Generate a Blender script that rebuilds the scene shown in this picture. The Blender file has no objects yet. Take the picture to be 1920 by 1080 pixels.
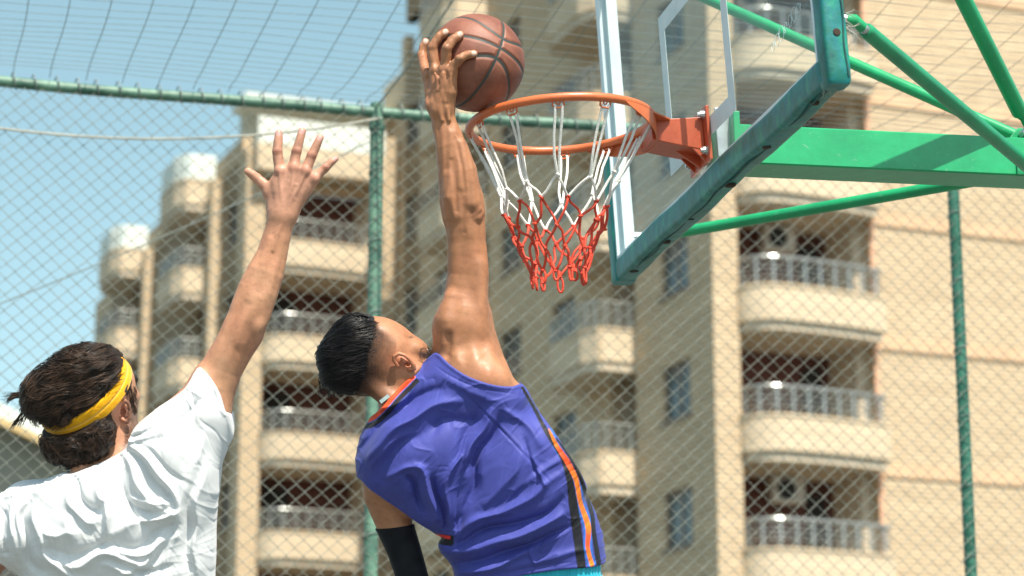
import bpy, math, random
import numpy as np
from mathutils import Vector, Matrix
R = math.radians
rng = np.random.RandomState(7)
random.seed(7)
sc = bpy.context.scene
COL = sc.collection

# ---------------------------------------------------------------- camera
F = 4500.0                       # focal length in pixels of a 1920 wide frame
TH = R(14.0)                     # camera pitch
CAMZ = 1.13
cam_d = bpy.data.cameras.new('camera')
cam = bpy.data.objects.new('camera', cam_d); COL.objects.link(cam)
cam.location = (0, 0, CAMZ); cam.rotation_euler = (R(90) + TH, 0, 0)
cam_d.sensor_width = 36.0; cam_d.lens = F / 1920 * 36.0
cam_d.clip_start = 0.1; cam_d.clip_end = 3000
cam_d.dof.use_dof = True; cam_d.dof.focus_distance = 6.0; cam_d.dof.aperture_fstop = 4.0
cam_d.dof.aperture_blades = 0
sc.camera = cam

# ---------------------------------------------------------------- sky, sun, exposure
SUN_EL, SUN_AZ = 57.0, 23.0      # azimuth measured from straight behind the camera towards its right
world = bpy.data.worlds.new('World'); sc.world = world; world.use_nodes = True
wn = world.node_tree
bg = wn.nodes['Background']
sky = wn.nodes.new('ShaderNodeTexSky'); sky.sky_type = 'NISHITA'; sky.sun_disc = False
sky.sun_elevation = R(SUN_EL); sky.sun_rotation = R(180 - SUN_AZ)
sky.air_density = 1.0; sky.dust_density = 1.4; sky.ozone_density = 0.6
hs = wn.nodes.new('ShaderNodeHueSaturation'); hs.inputs['Hue'].default_value = 0.452; hs.inputs['Saturation'].default_value = 0.84
wn.links.new(sky.outputs[0], hs.inputs['Color']); wn.links.new(hs.outputs[0], bg.inputs[0]); bg.inputs[1].default_value = 0.118
sun_d = bpy.data.lights.new('sun', 'SUN'); sun_d.energy = 5.0; sun_d.angle = R(0.5); sun_d.color = (1.0, 0.925, 0.80)
sun = bpy.data.objects.new('sun', sun_d); COL.objects.link(sun)
sdir = Vector((math.sin(R(SUN_AZ)) * math.cos(R(SUN_EL)), -math.cos(R(SUN_AZ)) * math.cos(R(SUN_EL)), math.sin(R(SUN_EL))))
sun.rotation_euler = sdir.to_track_quat('Z', 'Y').to_euler(); sun.location = sdir * 30
sc.view_settings.view_transform = 'Standard'; sc.view_settings.look = 'None'
sc.view_settings.gamma = 1; sc.view_settings.exposure = 0.66
sc.cycles.max_bounces = 8; sc.cycles.transparent_max_bounces = 24

# ---------------------------------------------------------------- helpers
def tag(o, label=None, cat=None, group=None, kind=None):
    if label: o['label'] = label
    if cat: o['category'] = cat
    if group: o['group'] = group
    if kind: o['kind'] = kind
    return o

def empty(name, loc=(0, 0, 0)):
    o = bpy.data.objects.new(name, None); COL.objects.link(o); o.location = loc
    o.empty_display_size = 0.1
    return o

class MB:
    """collects shapes; build() links them as one mesh object"""
    def __init__(s, M=None):
        s.v, s.f, s.n, s.M = [], [], 0, M
    def add(s, v, f):
        v = np.asarray(v, float).reshape(-1, 3)
        s.v.append(v); s.f += [tuple(i + s.n for i in q) for q in f]; s.n += len(v)
    def box(s, x0, x1, y0, y1, z0, z1):
        v = [(x, y, z) for z in (z0, z1) for y in (y0, y1) for x in (x0, x1)]
        s.add(v, [(0, 2, 3, 1), (4, 5, 7, 6), (0, 1, 5, 4), (2, 6, 7, 3), (0, 4, 6, 2), (1, 3, 7, 5)])
    def bevbox(s, x0, x1, y0, y1, z0, z1, b):
        # box with chamfered long edges, built as an 8-gon prism along its longest side
        d = [x1 - x0, y1 - y0, z1 - z0]; k = int(np.argmax(d)); o = [i for i in range(3) if i != k]
        lo = [x0, y0, z0]; hi = [x1, y1, z1]
        a0, a1, c0, c1 = lo[o[0]], hi[o[0]], lo[o[1]], hi[o[1]]
        prof = [(a0 + b, c0), (a1 - b, c0), (a1, c0 + b), (a1, c1 - b), (a1 - b, c1), (a0 + b, c1), (a0, c1 - b), (a0, c0 + b)]
        vs = []
        for kk, sh in ((lo[k], b), (lo[k] + b, 0), (hi[k] - b, 0), (hi[k], b)):
            for (p, q) in prof:
                m = [0, 0, 0]; m[k] = kk
                m[o[0]] = min(max(p, a0 + sh), a1 - sh); m[o[1]] = min(max(q, c0 + sh), c1 - sh)
                vs.append(m)
        f = []
        for r in range(3):
            for i in range(8):
                j = (i + 1) % 8; f.append((r * 8 + i, r * 8 + j, r * 8 + 8 + j, r * 8 + 8 + i))
        f.append(tuple(range(7, -1, -1))); f.append(tuple(range(24, 32)))
        s.add(vs, f)
    def tube(s, pts, r, n=10, cap=True, sx=1.0):
        P = np.asarray(pts, float); m = len(P)
        rr = np.full(m, r, float) if np.isscalar(r) else np.asarray(r, float)
        T = np.gradient(P, axis=0); T /= np.linalg.norm(T, axis=1)[:, None] + 1e-12
        up = np.array([0, 0, 1.0]) if abs(T[0, 2]) < .9 else np.array([1.0, 0, 0])
        N = np.cross(T[0], up); N /= np.linalg.norm(N); Ns = []
        for t in T:
            N = N - t * N.dot(t); N /= np.linalg.norm(N) + 1e-12; Ns.append(N.copy())
        Ns = np.array(Ns); B = np.cross(T, Ns)
        a = np.arange(n) * 2 * np.pi / n
        V = P[:, None] + rr[:, None, None] * (Ns[:, None] * np.cos(a)[None, :, None] + sx * B[:, None] * np.sin(a)[None, :, None])
        f = []
        for i in range(m - 1):
            for j in range(n):
                k = (j + 1) % n; f.append((i * n + j, i * n + k, (i + 1) * n + k, (i + 1) * n + j))
        if cap: f.append(tuple(range(n - 1, -1, -1))); f.append(tuple((m - 1) * n + j for j in range(n)))
        s.add(V.reshape(-1, 3), f)
    def prism(s, poly, h0, h1, plane='xy'):
        n = len(poly)
        def c(p, h):
            return (p[0], p[1], h) if plane == 'xy' else ((p[0], h, p[1]) if plane == 'xz' else (h, p[0], p[1]))
        v = [c(p, h0) for p in poly] + [c(p, h1) for p in poly]
        f = [tuple(range(n - 1, -1, -1)), tuple(range(n, 2 * n))] + [(i, (i + 1) % n, n + (i + 1) % n, n + i) for i in range(n)]
        s.add(v, f)
    def lathe(s, c, axis, prof, n=20):
        ax = Vector(axis).normalized(); q = ax.to_track_quat('Z', 'Y').to_matrix()
        a = np.arange(n) * 2 * np.pi / n; v = []
        for (r, h) in prof:
            for t in a: v.append(Vector(c) + q @ Vector((r * math.cos(t), r * math.sin(t), h)))
        f = []
        for i in range(len(prof) - 1):
            for j in range(n):
                k = (j + 1) % n; f.append((i * n + j, i * n + k, (i + 1) * n + k, (i + 1) * n + j))
        f.append(tuple(range(n - 1, -1, -1))); f.append(tuple((len(prof) - 1) * n + j for j in range(n)))
        s.add([tuple(p) for p in v], f)
    def build(s, name, mat, parent=None, smooth=False, bevel=0):
        V = np.concatenate(s.v)
        if s.M is not None: V = s.M(V)
        me = bpy.data.meshes.new(name); me.from_pydata(V.tolist(), [], s.f); me.update()
        o = bpy.data.objects.new(name, me); COL.objects.link(o); me.materials.append(mat)
        if smooth:
            me.polygons.foreach_set('use_smooth', [True] * len(me.polygons))
            try: me.set_sharp_from_angle(angle=R(40))
            except Exception: pass
        if bevel:
            b = o.modifiers.new('bevel', 'BEVEL'); b.width = bevel; b.segments = 2; b.limit_method = 'ANGLE'
        if parent is not None:
            o.parent = parent; o.matrix_parent_inverse = parent.matrix_basis.inverted()
        return o

# ---------------------------------------------------------------- materials
def nt(name):
    m = bpy.data.materials.new(name); m.use_nodes = True
    return m, m.node_tree, m.node_tree.nodes['Principled BSDF']
def N(t, kind, **kw):
    n = t.nodes.new(kind)
    for k, v in kw.items():
        if k in n.inputs: n.inputs[k].default_value = v
        else: setattr(n, k, v)
    return n
def rgb(c): return (c[0], c[1], c[2], 1)
def noisy(name, c1, c2, scale=5, rough=.6, bump=0., bscale=None, metal=0., coords='Object', detail=5, lo=.35, hi=.65, spec=.5):
    m, t, b = nt(name)
    co = N(t, 'ShaderNodeTexCoord'); no = N(t, 'ShaderNodeTexNoise', Scale=scale, Detail=detail, Roughness=.6)
    t.links.new(co.outputs[coords], no.inputs['Vector'])
    cr = N(t, 'ShaderNodeValToRGB'); cr.color_ramp.elements[0].position = lo; cr.color_ramp.elements[1].position = hi
    cr.color_ramp.elements[0].color = rgb(c1); cr.color_ramp.elements[1].color = rgb(c2)
    t.links.new(no.outputs['Fac'], cr.inputs[0]); t.links.new(cr.outputs[0], b.inputs['Base Color'])
    b.inputs['Roughness'].default_value = rough; b.inputs['Metallic'].default_value = metal
    b.inputs['Specular IOR Level'].default_value = spec
    if bump:
        n2 = N(t, 'ShaderNodeTexNoise', Scale=bscale or scale * 4, Detail=4)
        t.links.new(co.outputs[coords], n2.inputs['Vector'])
        bp = N(t, 'ShaderNodeBump', Strength=bump, Distance=.004)
        t.links.new(n2.outputs['Fac'], bp.inputs['Height']); t.links.new(bp.outputs[0], b.inputs['Normal'])
    return m
def brick(name, c1, c2, mortar, rough=.85):
    m, t, b = nt(name)
    geo = N(t, 'ShaderNodeNewGeometry'); sep = N(t, 'ShaderNodeSeparateXYZ'); t.links.new(geo.outputs['Position'], sep.inputs[0])
    ad = N(t, 'ShaderNodeMath', operation='ADD'); t.links.new(sep.outputs[0], ad.inputs[0]); t.links.new(sep.outputs[1], ad.inputs[1])
    cb = N(t, 'ShaderNodeCombineXYZ'); t.links.new(ad.outputs[0], cb.inputs[0]); t.links.new(sep.outputs[2], cb.inputs[1])
    br = N(t, 'ShaderNodeTexBrick', Scale=1.0); br.inputs['Color1'].default_value = rgb(c1); br.inputs['Color2'].default_value = rgb(c2)
    br.inputs['Mortar'].default_value = rgb(mortar); br.inputs['Mortar Size'].default_value = .02
    br.inputs['Brick Width'].default_value = .34; br.inputs['Row Height'].default_value = .11
    t.links.new(cb.outputs[0], br.inputs['Vector'])
    no = N(t, 'ShaderNodeTexNoise', Scale=.7, Detail=6); t.links.new(geo.outputs['Position'], no.inputs['Vector'])
    mpg = N(t, 'ShaderNodeMapping'); mpg.inputs['Scale'].default_value = (.25, .25, 5.5); t.links.new(geo.outputs['Position'], mpg.inputs[0]); t.links.new(mpg.outputs[0], no.inputs['Vector'])
    hsv = N(t, 'ShaderNodeHueSaturation'); mr = N(t, 'ShaderNodeMapRange'); mr.inputs[1].default_value = .3; mr.inputs[2].default_value = .7
    mr.inputs[3].default_value = .90; mr.inputs[4].default_value = 1.07
    t.links.new(no.outputs['Fac'], mr.inputs[0]); t.links.new(mr.outputs[0], hsv.inputs['Value']); t.links.new(br.outputs[0], hsv.inputs['Color'])
    t.links.new(hsv.outputs[0], b.inputs['Base Color']); b.inputs['Roughness'].default_value = rough
    b.inputs['Specular IOR Level'].default_value = .2
    return m
M_brick = brick('brick_cream', (.55, .43, .285), (.65, .52, .35), (.34, .26, .175))
M_parapet = brick('parapet_brick', (.60, .49, .345), (.67, .555, .40), (.50, .405, .285))
M_soffit = noisy('soffit_plaster', (.50, .42, .31), (.58, .50, .38), 2, .9)
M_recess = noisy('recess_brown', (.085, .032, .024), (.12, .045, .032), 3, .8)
M_darkglass = noisy('window_glass', (.02, .03, .035), (.09, .125, .13), .9, .2)
M_frame = noisy('window_frame', (.18, .15, .12), (.24, .2, .16), 4, .5)
M_rail = noisy('painted_rail', (.34, .36, .35), (.46, .48, .46), 6, .25, metal=.6)
M_white = noisy('white_cladding', (.56, .62, .57), (.68, .72, .66), 1.2, .6)
M_ac = noisy('ac_casing', (.45, .42, .36), (.58, .54, .46), 3, .5)
M_black = noisy('dark_void', (.02, .02, .02), (.03, .03, .03), 3, .9)
M_ground = noisy('court_asphalt', (.09, .10, .09), (.13, .14, .13), .8, .9, bump=.3)
M_fence = noisy('fence_green_paint', (.008, .085, .055), (.04, .18, .125), 7, .45, bump=.5, bscale=40)
M_fence_worn = noisy('fence_green_worn', (.012, .07, .05), (.15, .29, .21), 9, .5, bump=.6, bscale=50, lo=.3, hi=.7)
M_wire = noisy('chain_wire', (.27, .295, .25), (.40, .41, .36), 12, .45, metal=.3)
M_net = noisy('net_cord_grey', (.16, .20, .19), (.24, .27, .26), 10, .8)
M_rope = noisy('pale_rope', (.30, .30, .26), (.42, .42, .36), 10, .8)

# ---------------------------------------------------------------- ground
g = MB(); g.box(-900, 900, -300, 1500, -.5, 0)
tag(g.build('ground', M_ground), kind='structure')

# ---------------------------------------------------------------- apartment buildings
PHI = R(22); CA, SA = math.cos(PHI), math.sin(PHI)
O = np.array([4.55, 53.0])
def bl(V):
    V = np.asarray(V); a, b, z = V[:, 0], V[:, 1], V[:, 2]
    return np.c_[O[0] + CA * a - SA * b, O[1] + SA * a + CA * b, z]
RL = 15.06            # a rail top level; storeys every 3 m
def levels(top): 
    z = RL - 12; out = []
    while z < top: out.append(z); z += 3.0
    return out

def wall_with_holes(mb, u0, u1, z0, z1, holes, face, thick=.3, axis='a'):
    """vertical wall slab with rectangular openings; axis 'a': runs along a at b=face (outer side), 'b': runs along b at a=face"""
    us = sorted(set([u0, u1] + [h[0] for h in holes] + [h[1] for h in holes]))
    for i in range(len(us) - 1):
        a, b = us[i], us[i + 1]; m = (a + b) / 2
        hs_ = sorted([(h[2], h[3]) for h in holes if h[0] < m < h[1]])
        z = z0
        for (p, q) in hs_ + [(z1, z1)]:
            if p > z:
                if axis == 'a': mb.box(a, b, face, face + thick, z, p)
                else: mb.box(face, face + thick, a, b, z, p)
            z = max(z, q)

def window(parent, axis, face, u0, u1, z0, z1):
    fr = MB(bl); w = .07; d0, d1 = face + .10, face + .18
    def bx(mb, p, q, r, s, e0, e1):
        if axis == 'a': mb.box(p, q, e0, e1, r, s)
        else: mb.box(e0, e1, p, q, r, s)
    bx(fr, u0, u1, z0, z0 + w, d0, d1); bx(fr, u0, u1, z1 - w, z1, d0, d1)
    bx(fr, u0, u0 + w, z0 + w, z1 - w, d0, d1); bx(fr, u1 - w, u1, z0 + w, z1 - w, d0, d1)
    mid = (u0 + u1) / 2; bx(fr, mid - .035, mid + .035, z0 + w, z1 - w, d0, d1)
    bx(fr, u0 - .05, u1 + .05, z0 - .08, z0, face - .05, face + .14)
    f = fr.build('window', M_frame, parent)
    pn = MB(bl); bx(pn, u0 + .01, u1 - .01, z0 + .01, z1 - .01, face + .13, face + .15)
    pn.build('pane', M_darkglass, f)

def balcony_front(parent, a0, a1, bf, zr, proj=.75, top=False):
    """rounded-corner balcony on a front face; zr = rail top"""
    # plan outline from left (rounded) to right end
    pts = []
    r = .75
    for k in range(9):
        t = math.pi - k / 8 * math.pi / 2
        pts.append((a0 + .05 + r + r * math.cos(t), bf - (proj - r * .9) - r * .9 * math.sin(t)))
    pts = [(a0 + .05, bf + .02)] + pts
    xs = np.linspace(a0 + .05 + r, a1, 10)[1:]
    for x in xs: pts.append((x, bf - proj + .28 * ((x - xs[0]) / (xs[-1] - xs[0])) ** 2))
    pts.append((a1, bf + .02))
    def ring(mb, z0, z1, out0, out1):
        P = np.array(pts); T = np.gradient(P, axis=0); T /= np.linalg.norm(T, axis=1)[:, None]
        Nn = np.c_[T[:, 1], -T[:, 0]]
        A, B = P + Nn * out0, P + Nn * out1; n = len(P)
        v = [(p[0], p[1], z) for z in (z0, z1) for q in (A, B) for p in q]
        f = []
        for i in range(n - 1):
            f += [(i, i + 1, 2 * n + i + 1, 2 * n + i), (n + i, 3 * n + i, 3 * n + i + 1, n + i + 1), (2 * n + i, 2 * n + i + 1, 3 * n + i + 1, 3 * n + i), (i, n + i, n + i + 1, i + 1)]
        f += [(0, 2 * n, 3 * n, n), (n - 1, 2 * n - 1, 4 * n - 1, 3 * n - 1)]
        mb.add(v, f)
    p = MB(bl); ring(p, zr - 1.50, zr - .72, -.02, .10)
    ring(p, zr - .72, zr - .66, -.05, .13)
    par = p.build('balcony', M_parapet, parent)
    s = MB(bl); s.prism(list(reversed(pts)), zr - 1.72, zr - 1.50, 'xy'); s.build('slab', M_soffit, par)
    rl = MB(bl)
    P = np.array(pts)
    rl.tube([(q[0], q[1], zr - .03) for q in P], .045, 8)
    for h in (.14, .25, .36, .47): rl.tube([(q[0], q[1], zr - .03 - h) for q in P], .014, 5)
    seg = np.r_[0, np.cumsum(np.linalg.norm(np.diff(P, axis=0), axis=1))]
    for t in np.arange(.2, seg[-1] - .1, .40):
        x, y = np.interp(t, seg, P[:, 0]), np.interp(t, seg, P[:, 1])
        rl.box(x - .026, x + .026, y - .015, y + .015, zr - .66, zr - .04)
    rl.build('railing', M_white if top else M_rail, par)
    return par

def balcony_side(parent, b0, b1, af, zr, proj=.95, top=False):
    """angular balcony on a side wall (facing -a)"""
    ch = .55
    pts = [(af + .02, b0), (af - proj, b0), (af - proj - .22, b0 + ch), (af - proj - .22, b1 - ch), (af - proj, b1), (af + .02, b1)]
    pts = [(p[0], p[1]) for p in pts]
    c = np.mean(pts, axis=0)
    p = MB(bl)
    for i in range(len(pts) - 1):
        q0, q1 = np.array(pts[i]), np.array(pts[i + 1]); t = (q1 - q0) / np.linalg.norm(q1 - q0); nn = np.array([t[1], -t[0]])
        if nn.dot(c - q0) > 0: nn = -nn
        e = .0015 * i
        for (z0, z1, o) in ((zr - 1.5 + e, zr - .72 - e, .06), (zr - .72 + e, zr - .66 - e, .09)):
            A = [q0 - nn * .06, q1 - nn * .06, q1 + nn * o, q0 + nn * o]
            p.prism([tuple(k) for k in A], z0, z1, 'xy')
    par = p.build('balcony', M_parapet, parent)
    s = MB(bl); s.prism(pts, zr - 1.72, zr - 1.51, 'xy'); s.build('slab', M_soffit, par)
    if top:
        w = MB(bl)
        for i in range(len(pts) - 1):
            q0, q1 = np.array(pts[i]), np.array(pts[i + 1]); t = (q1 - q0) / np.linalg.norm(q1 - q0); nn = np.array([t[1], -t[0]])
            if nn.dot(c - q0) > 0: nn = -nn
            A = [q0 - nn * .04 + t * .05, q1 - nn * .04 - t * .05, q1 + nn * .05 - t * .05, q0 + nn * .05 + t * .05]
            w.prism([tuple(k) for k in A], zr - .655, zr + .18, 'xy')
        w.build('screen', M_white, par)
    else:
        rl = MB(bl); P3 = [np.array(q) for q in pts]
        for h, r_ in ((.03, .04), (.2, .018), (.36, .018), (.52, .018)): rl.tube([(q[0], q[1], zr - h) for q in P3], r_, 6)
        for i in range(len(pts) - 1):
            L = np.linalg.norm(P3[i + 1] - P3[i]); n = max(2, int(L / .26))
            for k in range(n):
                q = P3[i] + (P3[i + 1] - P3[i]) * (k + .5) / n
                rl.box(q[0] - .02, q[0] + .02, q[1] - .02, q[1] + .02, zr - .66, zr - .04)
        rl.build('railing', M_rail, par)
    return par

def ac_unit(parent, a, b, z):
    m = MB(bl); m.bevbox(a - .42, a + .42, b, b + .32, z, z + .62, .03)
    o = m.build('air_conditioner', M_ac, parent)
    k = MB(bl); c = bl(np.array([[a - .08, b - .01, z + .31]]))[0]
    k2 = MB(); k2.lathe(tuple(c), (SA, -CA, 0), [(.24, -.02), (.24, .015), (.20, .015), (.20, .005)], 20); k2.build('fan_grille', M_black, o)

def front_bay(parent, walls, a_left, a_right, bf, depth, lv, pier=.6, topz=33):
    pass

# ---- block 1 (near, right). side wall a=0, b 0..21.9 ; front face b=0, a 0..14
B1 = tag(empty('apartment_building', tuple(bl(np.array([[0., 0., 0.]]))[0])), 'tall cream brick apartment block with rounded balconies, nearest, filling the right side', 'building')
L1 = levels(31)
wins = [(1.2, 2.7), (7.8, 9.3), (11.5, 13.0), (17.0, 18.3), (19.9, 21.2)]
loggia = [(4.15, 5.6), (14.0, 15.4)]
holes = []
for zr in L1:
    for (p, q) in wins: holes.append((p, q, zr - .38, zr + .95))
    for (p, q) in loggia: holes.append((p, q, zr - 1.5, zr + 1.25))
w = MB(bl)
wall_with_holes(w, .62, 19.7, 0, 33, holes, 0.0, .3, 'b')
wall_with_holes(w, 19.7, 21.6, 0, 27.6, [h for h in holes if h[0] > 19.8], 0.0, .3, 'b')
wall_with_holes(w, 21.6, 23.4, 0, 26.5, [], 0.02, .3, 'b')
# front: pier, bay hole, wall to the right
fh = [(.62, 4.15, zr - 1.5, zr + 1.28) for zr in L1]
wall_with_holes(w, .62, 14, 0, 33, fh, 0.0, .3, 'a')
w.box(-.04, .62, -.12, .62, 0, 33)       # corner pier
wo = w.build('wall', M_brick, B1)
bd = MB(bl)
for zr in L1:
    bd.box(4.27, 14, -.05, -.003, zr - 1.78, zr - 1.5)
bd.build('string_course', noisy('band_brick', (.55, .37, .23), (.62, .43, .27), 2, .85), B1)
tr = MB(bl); tr.box(4.15, 4.27, -.07, -.002, 0, 33); tr.build('corner_trim', noisy('trim_brick', (.58, .33, .21), (.66, .40, .26), 2, .85), B1)
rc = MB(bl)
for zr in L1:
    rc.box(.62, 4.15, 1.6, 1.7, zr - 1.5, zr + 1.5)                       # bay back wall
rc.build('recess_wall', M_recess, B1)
for zr in L1:
    r2 = MB(bl)
    r2.box(.62, 4.45, .3, 1.72, zr - 1.72, zr - 1.50)                      # floor slabs
    r2.build('floor_slab', M_soffit, B1)
    r2 = MB(bl); r2.box(3.88, 4.15, .3, 1.6, zr - 1.499, zr + 1.279); r2.build('side_wall', M_soffit, B1)
    r3 = MB(bl); r3.box(3.15, 3.6, 1.5, 1.598, zr - 1.49, zr + .95); r3.build('balcony_door', M_black, B1)
    for (p, q) in loggia:
        r2 = MB(bl); r2.box(.3, 1.7, p - .2, q + .2, zr - 1.74, zr - 1.502); r2.build('floor_slab', M_soffit, B1)
        r2 = MB(bl); r2.box(.3, 1.7, q + .003, q + .2, zr - 1.5, zr + 1.26); r2.build('side_wall', M_soffit, B1)
        r3 = MB(bl); r3.box(1.6, 1.7, p - .2, q, zr - 1.49, zr + 1.26); r3.build('balcony_door', M_black, B1)
for zr in L1:
    if zr > 30: continue
    balcony_front(B1, .62, 4.15, 0, zr)
    for (p, q) in loggia: balcony_side(B1, p, p + 3.0, 0, zr - .15)
    for (p, q) in wins:
        if q > 20 and zr > 27: continue
        window(B1, 'b', 0.0, p, q, zr - .38, zr + .95)
for zr, a in ((RL - 6, 2.35), (RL + 6, 1.7), (RL, 2.3)): ac_unit(B1, a, .9, zr + .62)
rf = MB(bl); rf.box(.3, 14, .3, 19.7, 32.7, 32.9); rf.box(.32, 5, 19.8, 23.3, 26.2, 26.4)
rf.box(13.7, 14, .3, 21.9, 0, 32.69); rf.box(.3, 14, 19.4, 19.7, 0, 32.68)
rf.build('roof', M_soffit, B1)

# ---- block 2 (further, centre-left). front b=21.9, a -4.92..0 ; side wall a=-4.92, b 21.9..46.4
B2 = tag(empty('apartment_building', tuple(bl(np.array([[-4.92, 21.9, 0.]]))[0])), 'stepped cream apartment block behind the raised arms, with white parapets, against the sky', 'building')
L2 = [z + .05 for z in levels(23)]
b0 = 21.9; a0 = -4.92
w = MB(bl)
fh = [(a0 + .6, -.62, zr - 1.5, zr + 1.28) for zr in L2]
wall_with_holes(w, a0 + .6, -.62, 0, 22.4, fh, b0, .3, 'a')
w.box(a0 - .04, a0 + .6, b0 - .1, b0 + .6, 0, 23.4)
w.box(-.62, -.03, b0 - .1, b0 + .6, 0, 24.3)
sw = [(22.9, 24.0), (29.6, 30.7), (31.8, 33.0), (39.4, 40.6)]
slog = [(25.7, 27.4), (35.0, 36.7)]
holes = []
for zr in L2:
    for (p, q) in sw: holes.append((p, q, zr - .38, zr + .95))
    for (p, q) in slog: holes.append((p, q, zr - 1.5, zr + 1.25))
wall_with_holes(w, b0 + .6, 25.1, 0, 24.0, holes, a0, .3, 'b')
wall_with_holes(w, 25.1, 43.6, 0, 23.3, holes, a0, .3, 'b')
w.box(a0 - .35, a0 + .1, 24.8, 25.35, 0, 23.2)      # pier beside the side balconies
w.box(a0 - .30, a0 + .1, 34.15, 34.65, 0, 23.2)
w.box(a0 + .31, 1, 43.3, 43.6, 0, 23.29); w.box(a0 + 1.9, a0 + 2.1, b0 + 1.8, 43.29, 0, 22.85)
w.build('wall', M_brick, B2)
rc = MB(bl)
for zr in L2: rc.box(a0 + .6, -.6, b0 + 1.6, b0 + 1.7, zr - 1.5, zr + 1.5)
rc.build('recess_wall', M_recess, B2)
for zr in L2:
    def one(name, mat, *q):
        r2 = MB(bl); r2.box(*q); r2.build(name, mat, B2)
    one('floor_slab', M_soffit, a0 + .6, -.3, b0 + .3, b0 + 1.72, zr - 1.72, zr - 1.50)
    one('side_wall', M_soffit, -.9, -.6, b0 + .3, b0 + 1.6, zr - 1.499, zr + 1.28)
    for (p, q) in slog:
        one('floor_slab', M_soffit, a0 + .3, a0 + 1.7, p - .2, q + .2, zr - 1.74, zr - 1.502)
        one('side_wall', M_soffit, a0 + .3, a0 + 1.7, q + .003, q + .2, zr - 1.5, zr + 1.26)
        one('balcony_door', M_black, a0 + 1.6, a0 + 1.7, p - .2, q, zr - 1.49, zr + 1.26)
    one('balcony_door', M_black, a0 + 1.2, a0 + 2.0, b0 + 1.5, b0 + 1.598, zr - 1.49, zr + .95)
for zr in L2:
    balcony_front(B2, a0 + .6, -.62, b0, zr)
    for (p, q) in slog: balcony_side(B2, p, p + 3.0, a0, zr)
    for (p, q) in sw: window(B2, 'b', a0, p, q, zr - .38, zr + .95)
# top storey: parapet and white screens
zt = L2[-1] + 3.0
for (p, q) in slog: balcony_side(B2, p, p + 3.0, a0, zt - .05, top=True)
t = MB(bl)
t.box(a0 + .1, -.65, b0 - .75, b0 - .6, zt - 1.5, zt - .66); t.box(a0 + .1, -.65, b0 - .6, b0 + 1.5, zt - 1.52, zt - 1.35)
t.build('parapet', M_parapet, B2)
t = MB(bl)
t.box(a0 + .12, -.67, b0 - .73, b0 - .62, zt - .657, zt + .2)
t.box(a0 + .3, -.1, b0 + 2.0, b0 + 2.2, zt - 1.3, zt + 1.2)
t.box(a0 + 3, -.2, b0 + 2.0, b0 + 9, zt + 1.2, zt + 1.45)
t.box(a0 - .05, 0, b0 + .3, b0 + 1.9, zt + 1.0, zt + 1.28)
t.build('white_screen', M_white, B2)
t = MB(bl); t.box(a0 + .3, .3, b0 + 6, 43.3, 22.9, 23.1); t.box(a0 + .8, a0 + 3.2, 30.0, 32.5, 23.1, 24.8); t.build('roof', M_soffit, B2)

# ---- low vaulted hall at the far left
H = tag(empty('vaulted_hall', (-7.2, 30, 0)), 'low grey hall with curved white and yellow roof edge, at the left behind the fence', 'building')
def hall_top(x): return 5.35 - (x + 7.0) * .42 - .05 * (x + 7.0) ** 2
xs = np.linspace(-12.5, -5.1, 26)
def hz(x): 
    d = x + 6.5
    return 6.9 - .44 * d - .05 * d * d
def strip(z_off0, z_off1, y0, y1, name, mat):
    m = MB(); v = []; n = len(xs)
    for y in (y0, y1):
        for zo in (z_off0, z_off1):
            for x in xs: v.append((x, y, max(hz(x) + zo, 0)))
    f = []
    for i in range(n - 1):
        f += [(i, i + 1, n + i + 1, n + i), (2 * n + i, 3 * n + i, 3 * n + i + 1, 2 * n + i + 1), (n + i, n + i + 1, 3 * n + i + 1, 3 * n + i), (i, 2 * n + i, 2 * n + i + 1, i + 1)]
    f += [(0, n, 3 * n, 2 * n), (n - 1, 3 * n - 1, 4 * n - 1, 2 * n - 1)]
    m.add(v, f); return m.build(name, mat, H, smooth=False)
strip(-.02, .16, 29.6, 36.2, 'roof', M_white)
strip(-.12, -.021, 29.55, 29.9, 'roof_fascia', noisy('yellow_fascia', (.46, .33, .15), (.55, .40, .19), 3, .6))
strip(-30, -.121, 30.0, 36.0, 'wall', noisy('hall_wall', (.22, .23, .19), (.29, .29, .24), 1.5, .8))
m = MB()
for cx in (-9.0, -6.75):
    poly = [(cx - .8, 2), (cx + .8, 2)] + [(cx + .8 * math.cos(t), 4.6 + .9 * math.sin(t)) for t in np.linspace(0, math.pi, 12)]
    m.prism(poly, 29.9, 29.99, 'xz')
m.build('arched_window', noisy('hall_glass', (.05, .05, .045), (.08, .08, .07), 2, .3), H)

# ---------------------------------------------------------------- chain link fence and overhead net
FY = R(14.4); FC, FS = math.cos(FY), math.sin(FY); FO = np.array([0.0, 10.2])
def fl(V):
    V = np.asarray(V); return np.c_[FO[0] + FC * V[:, 0] - FS * V[:, 1], FO[1] + FS * V[:, 0] + FC * V[:, 1], V[:, 2]]
ZT = 4.44
FE = tag(empty('chain_link_fence', (0, 10.2, 0)), 'tall green chain link fence with round posts and top rail across the court', 'fence')
tr = MB(fl); s = np.linspace(-6, 6, 120)
tr.tube(np.c_[s, 0 * s, ZT + .010 * np.sin(s * 1.3) + .004 * np.sin(s * 4.1)], .0245, 12)
tr.build('top_rail', M_fence_worn, FE, smooth=True)
for sx_, r_ in ((-5.2, .03), (-.612, .030), (2.12, .028), (4.6, .03)):
    p = MB(fl); lean = .012
    z = np.linspace(0, ZT + .03, 30); p.tube(np.c_[sx_ + 0 * z, 0 * z, z], r_, 14)
    if sx_ > -1 and sx_ < 0: p.lathe((sx_, 0, ZT - .09), (0, 0, 1), [(.036, 0), (.036, .03)], 14)
    p.build('post', M_fence_worn if sx_ < 0 else M_fence, FE, smooth=True)
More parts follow.
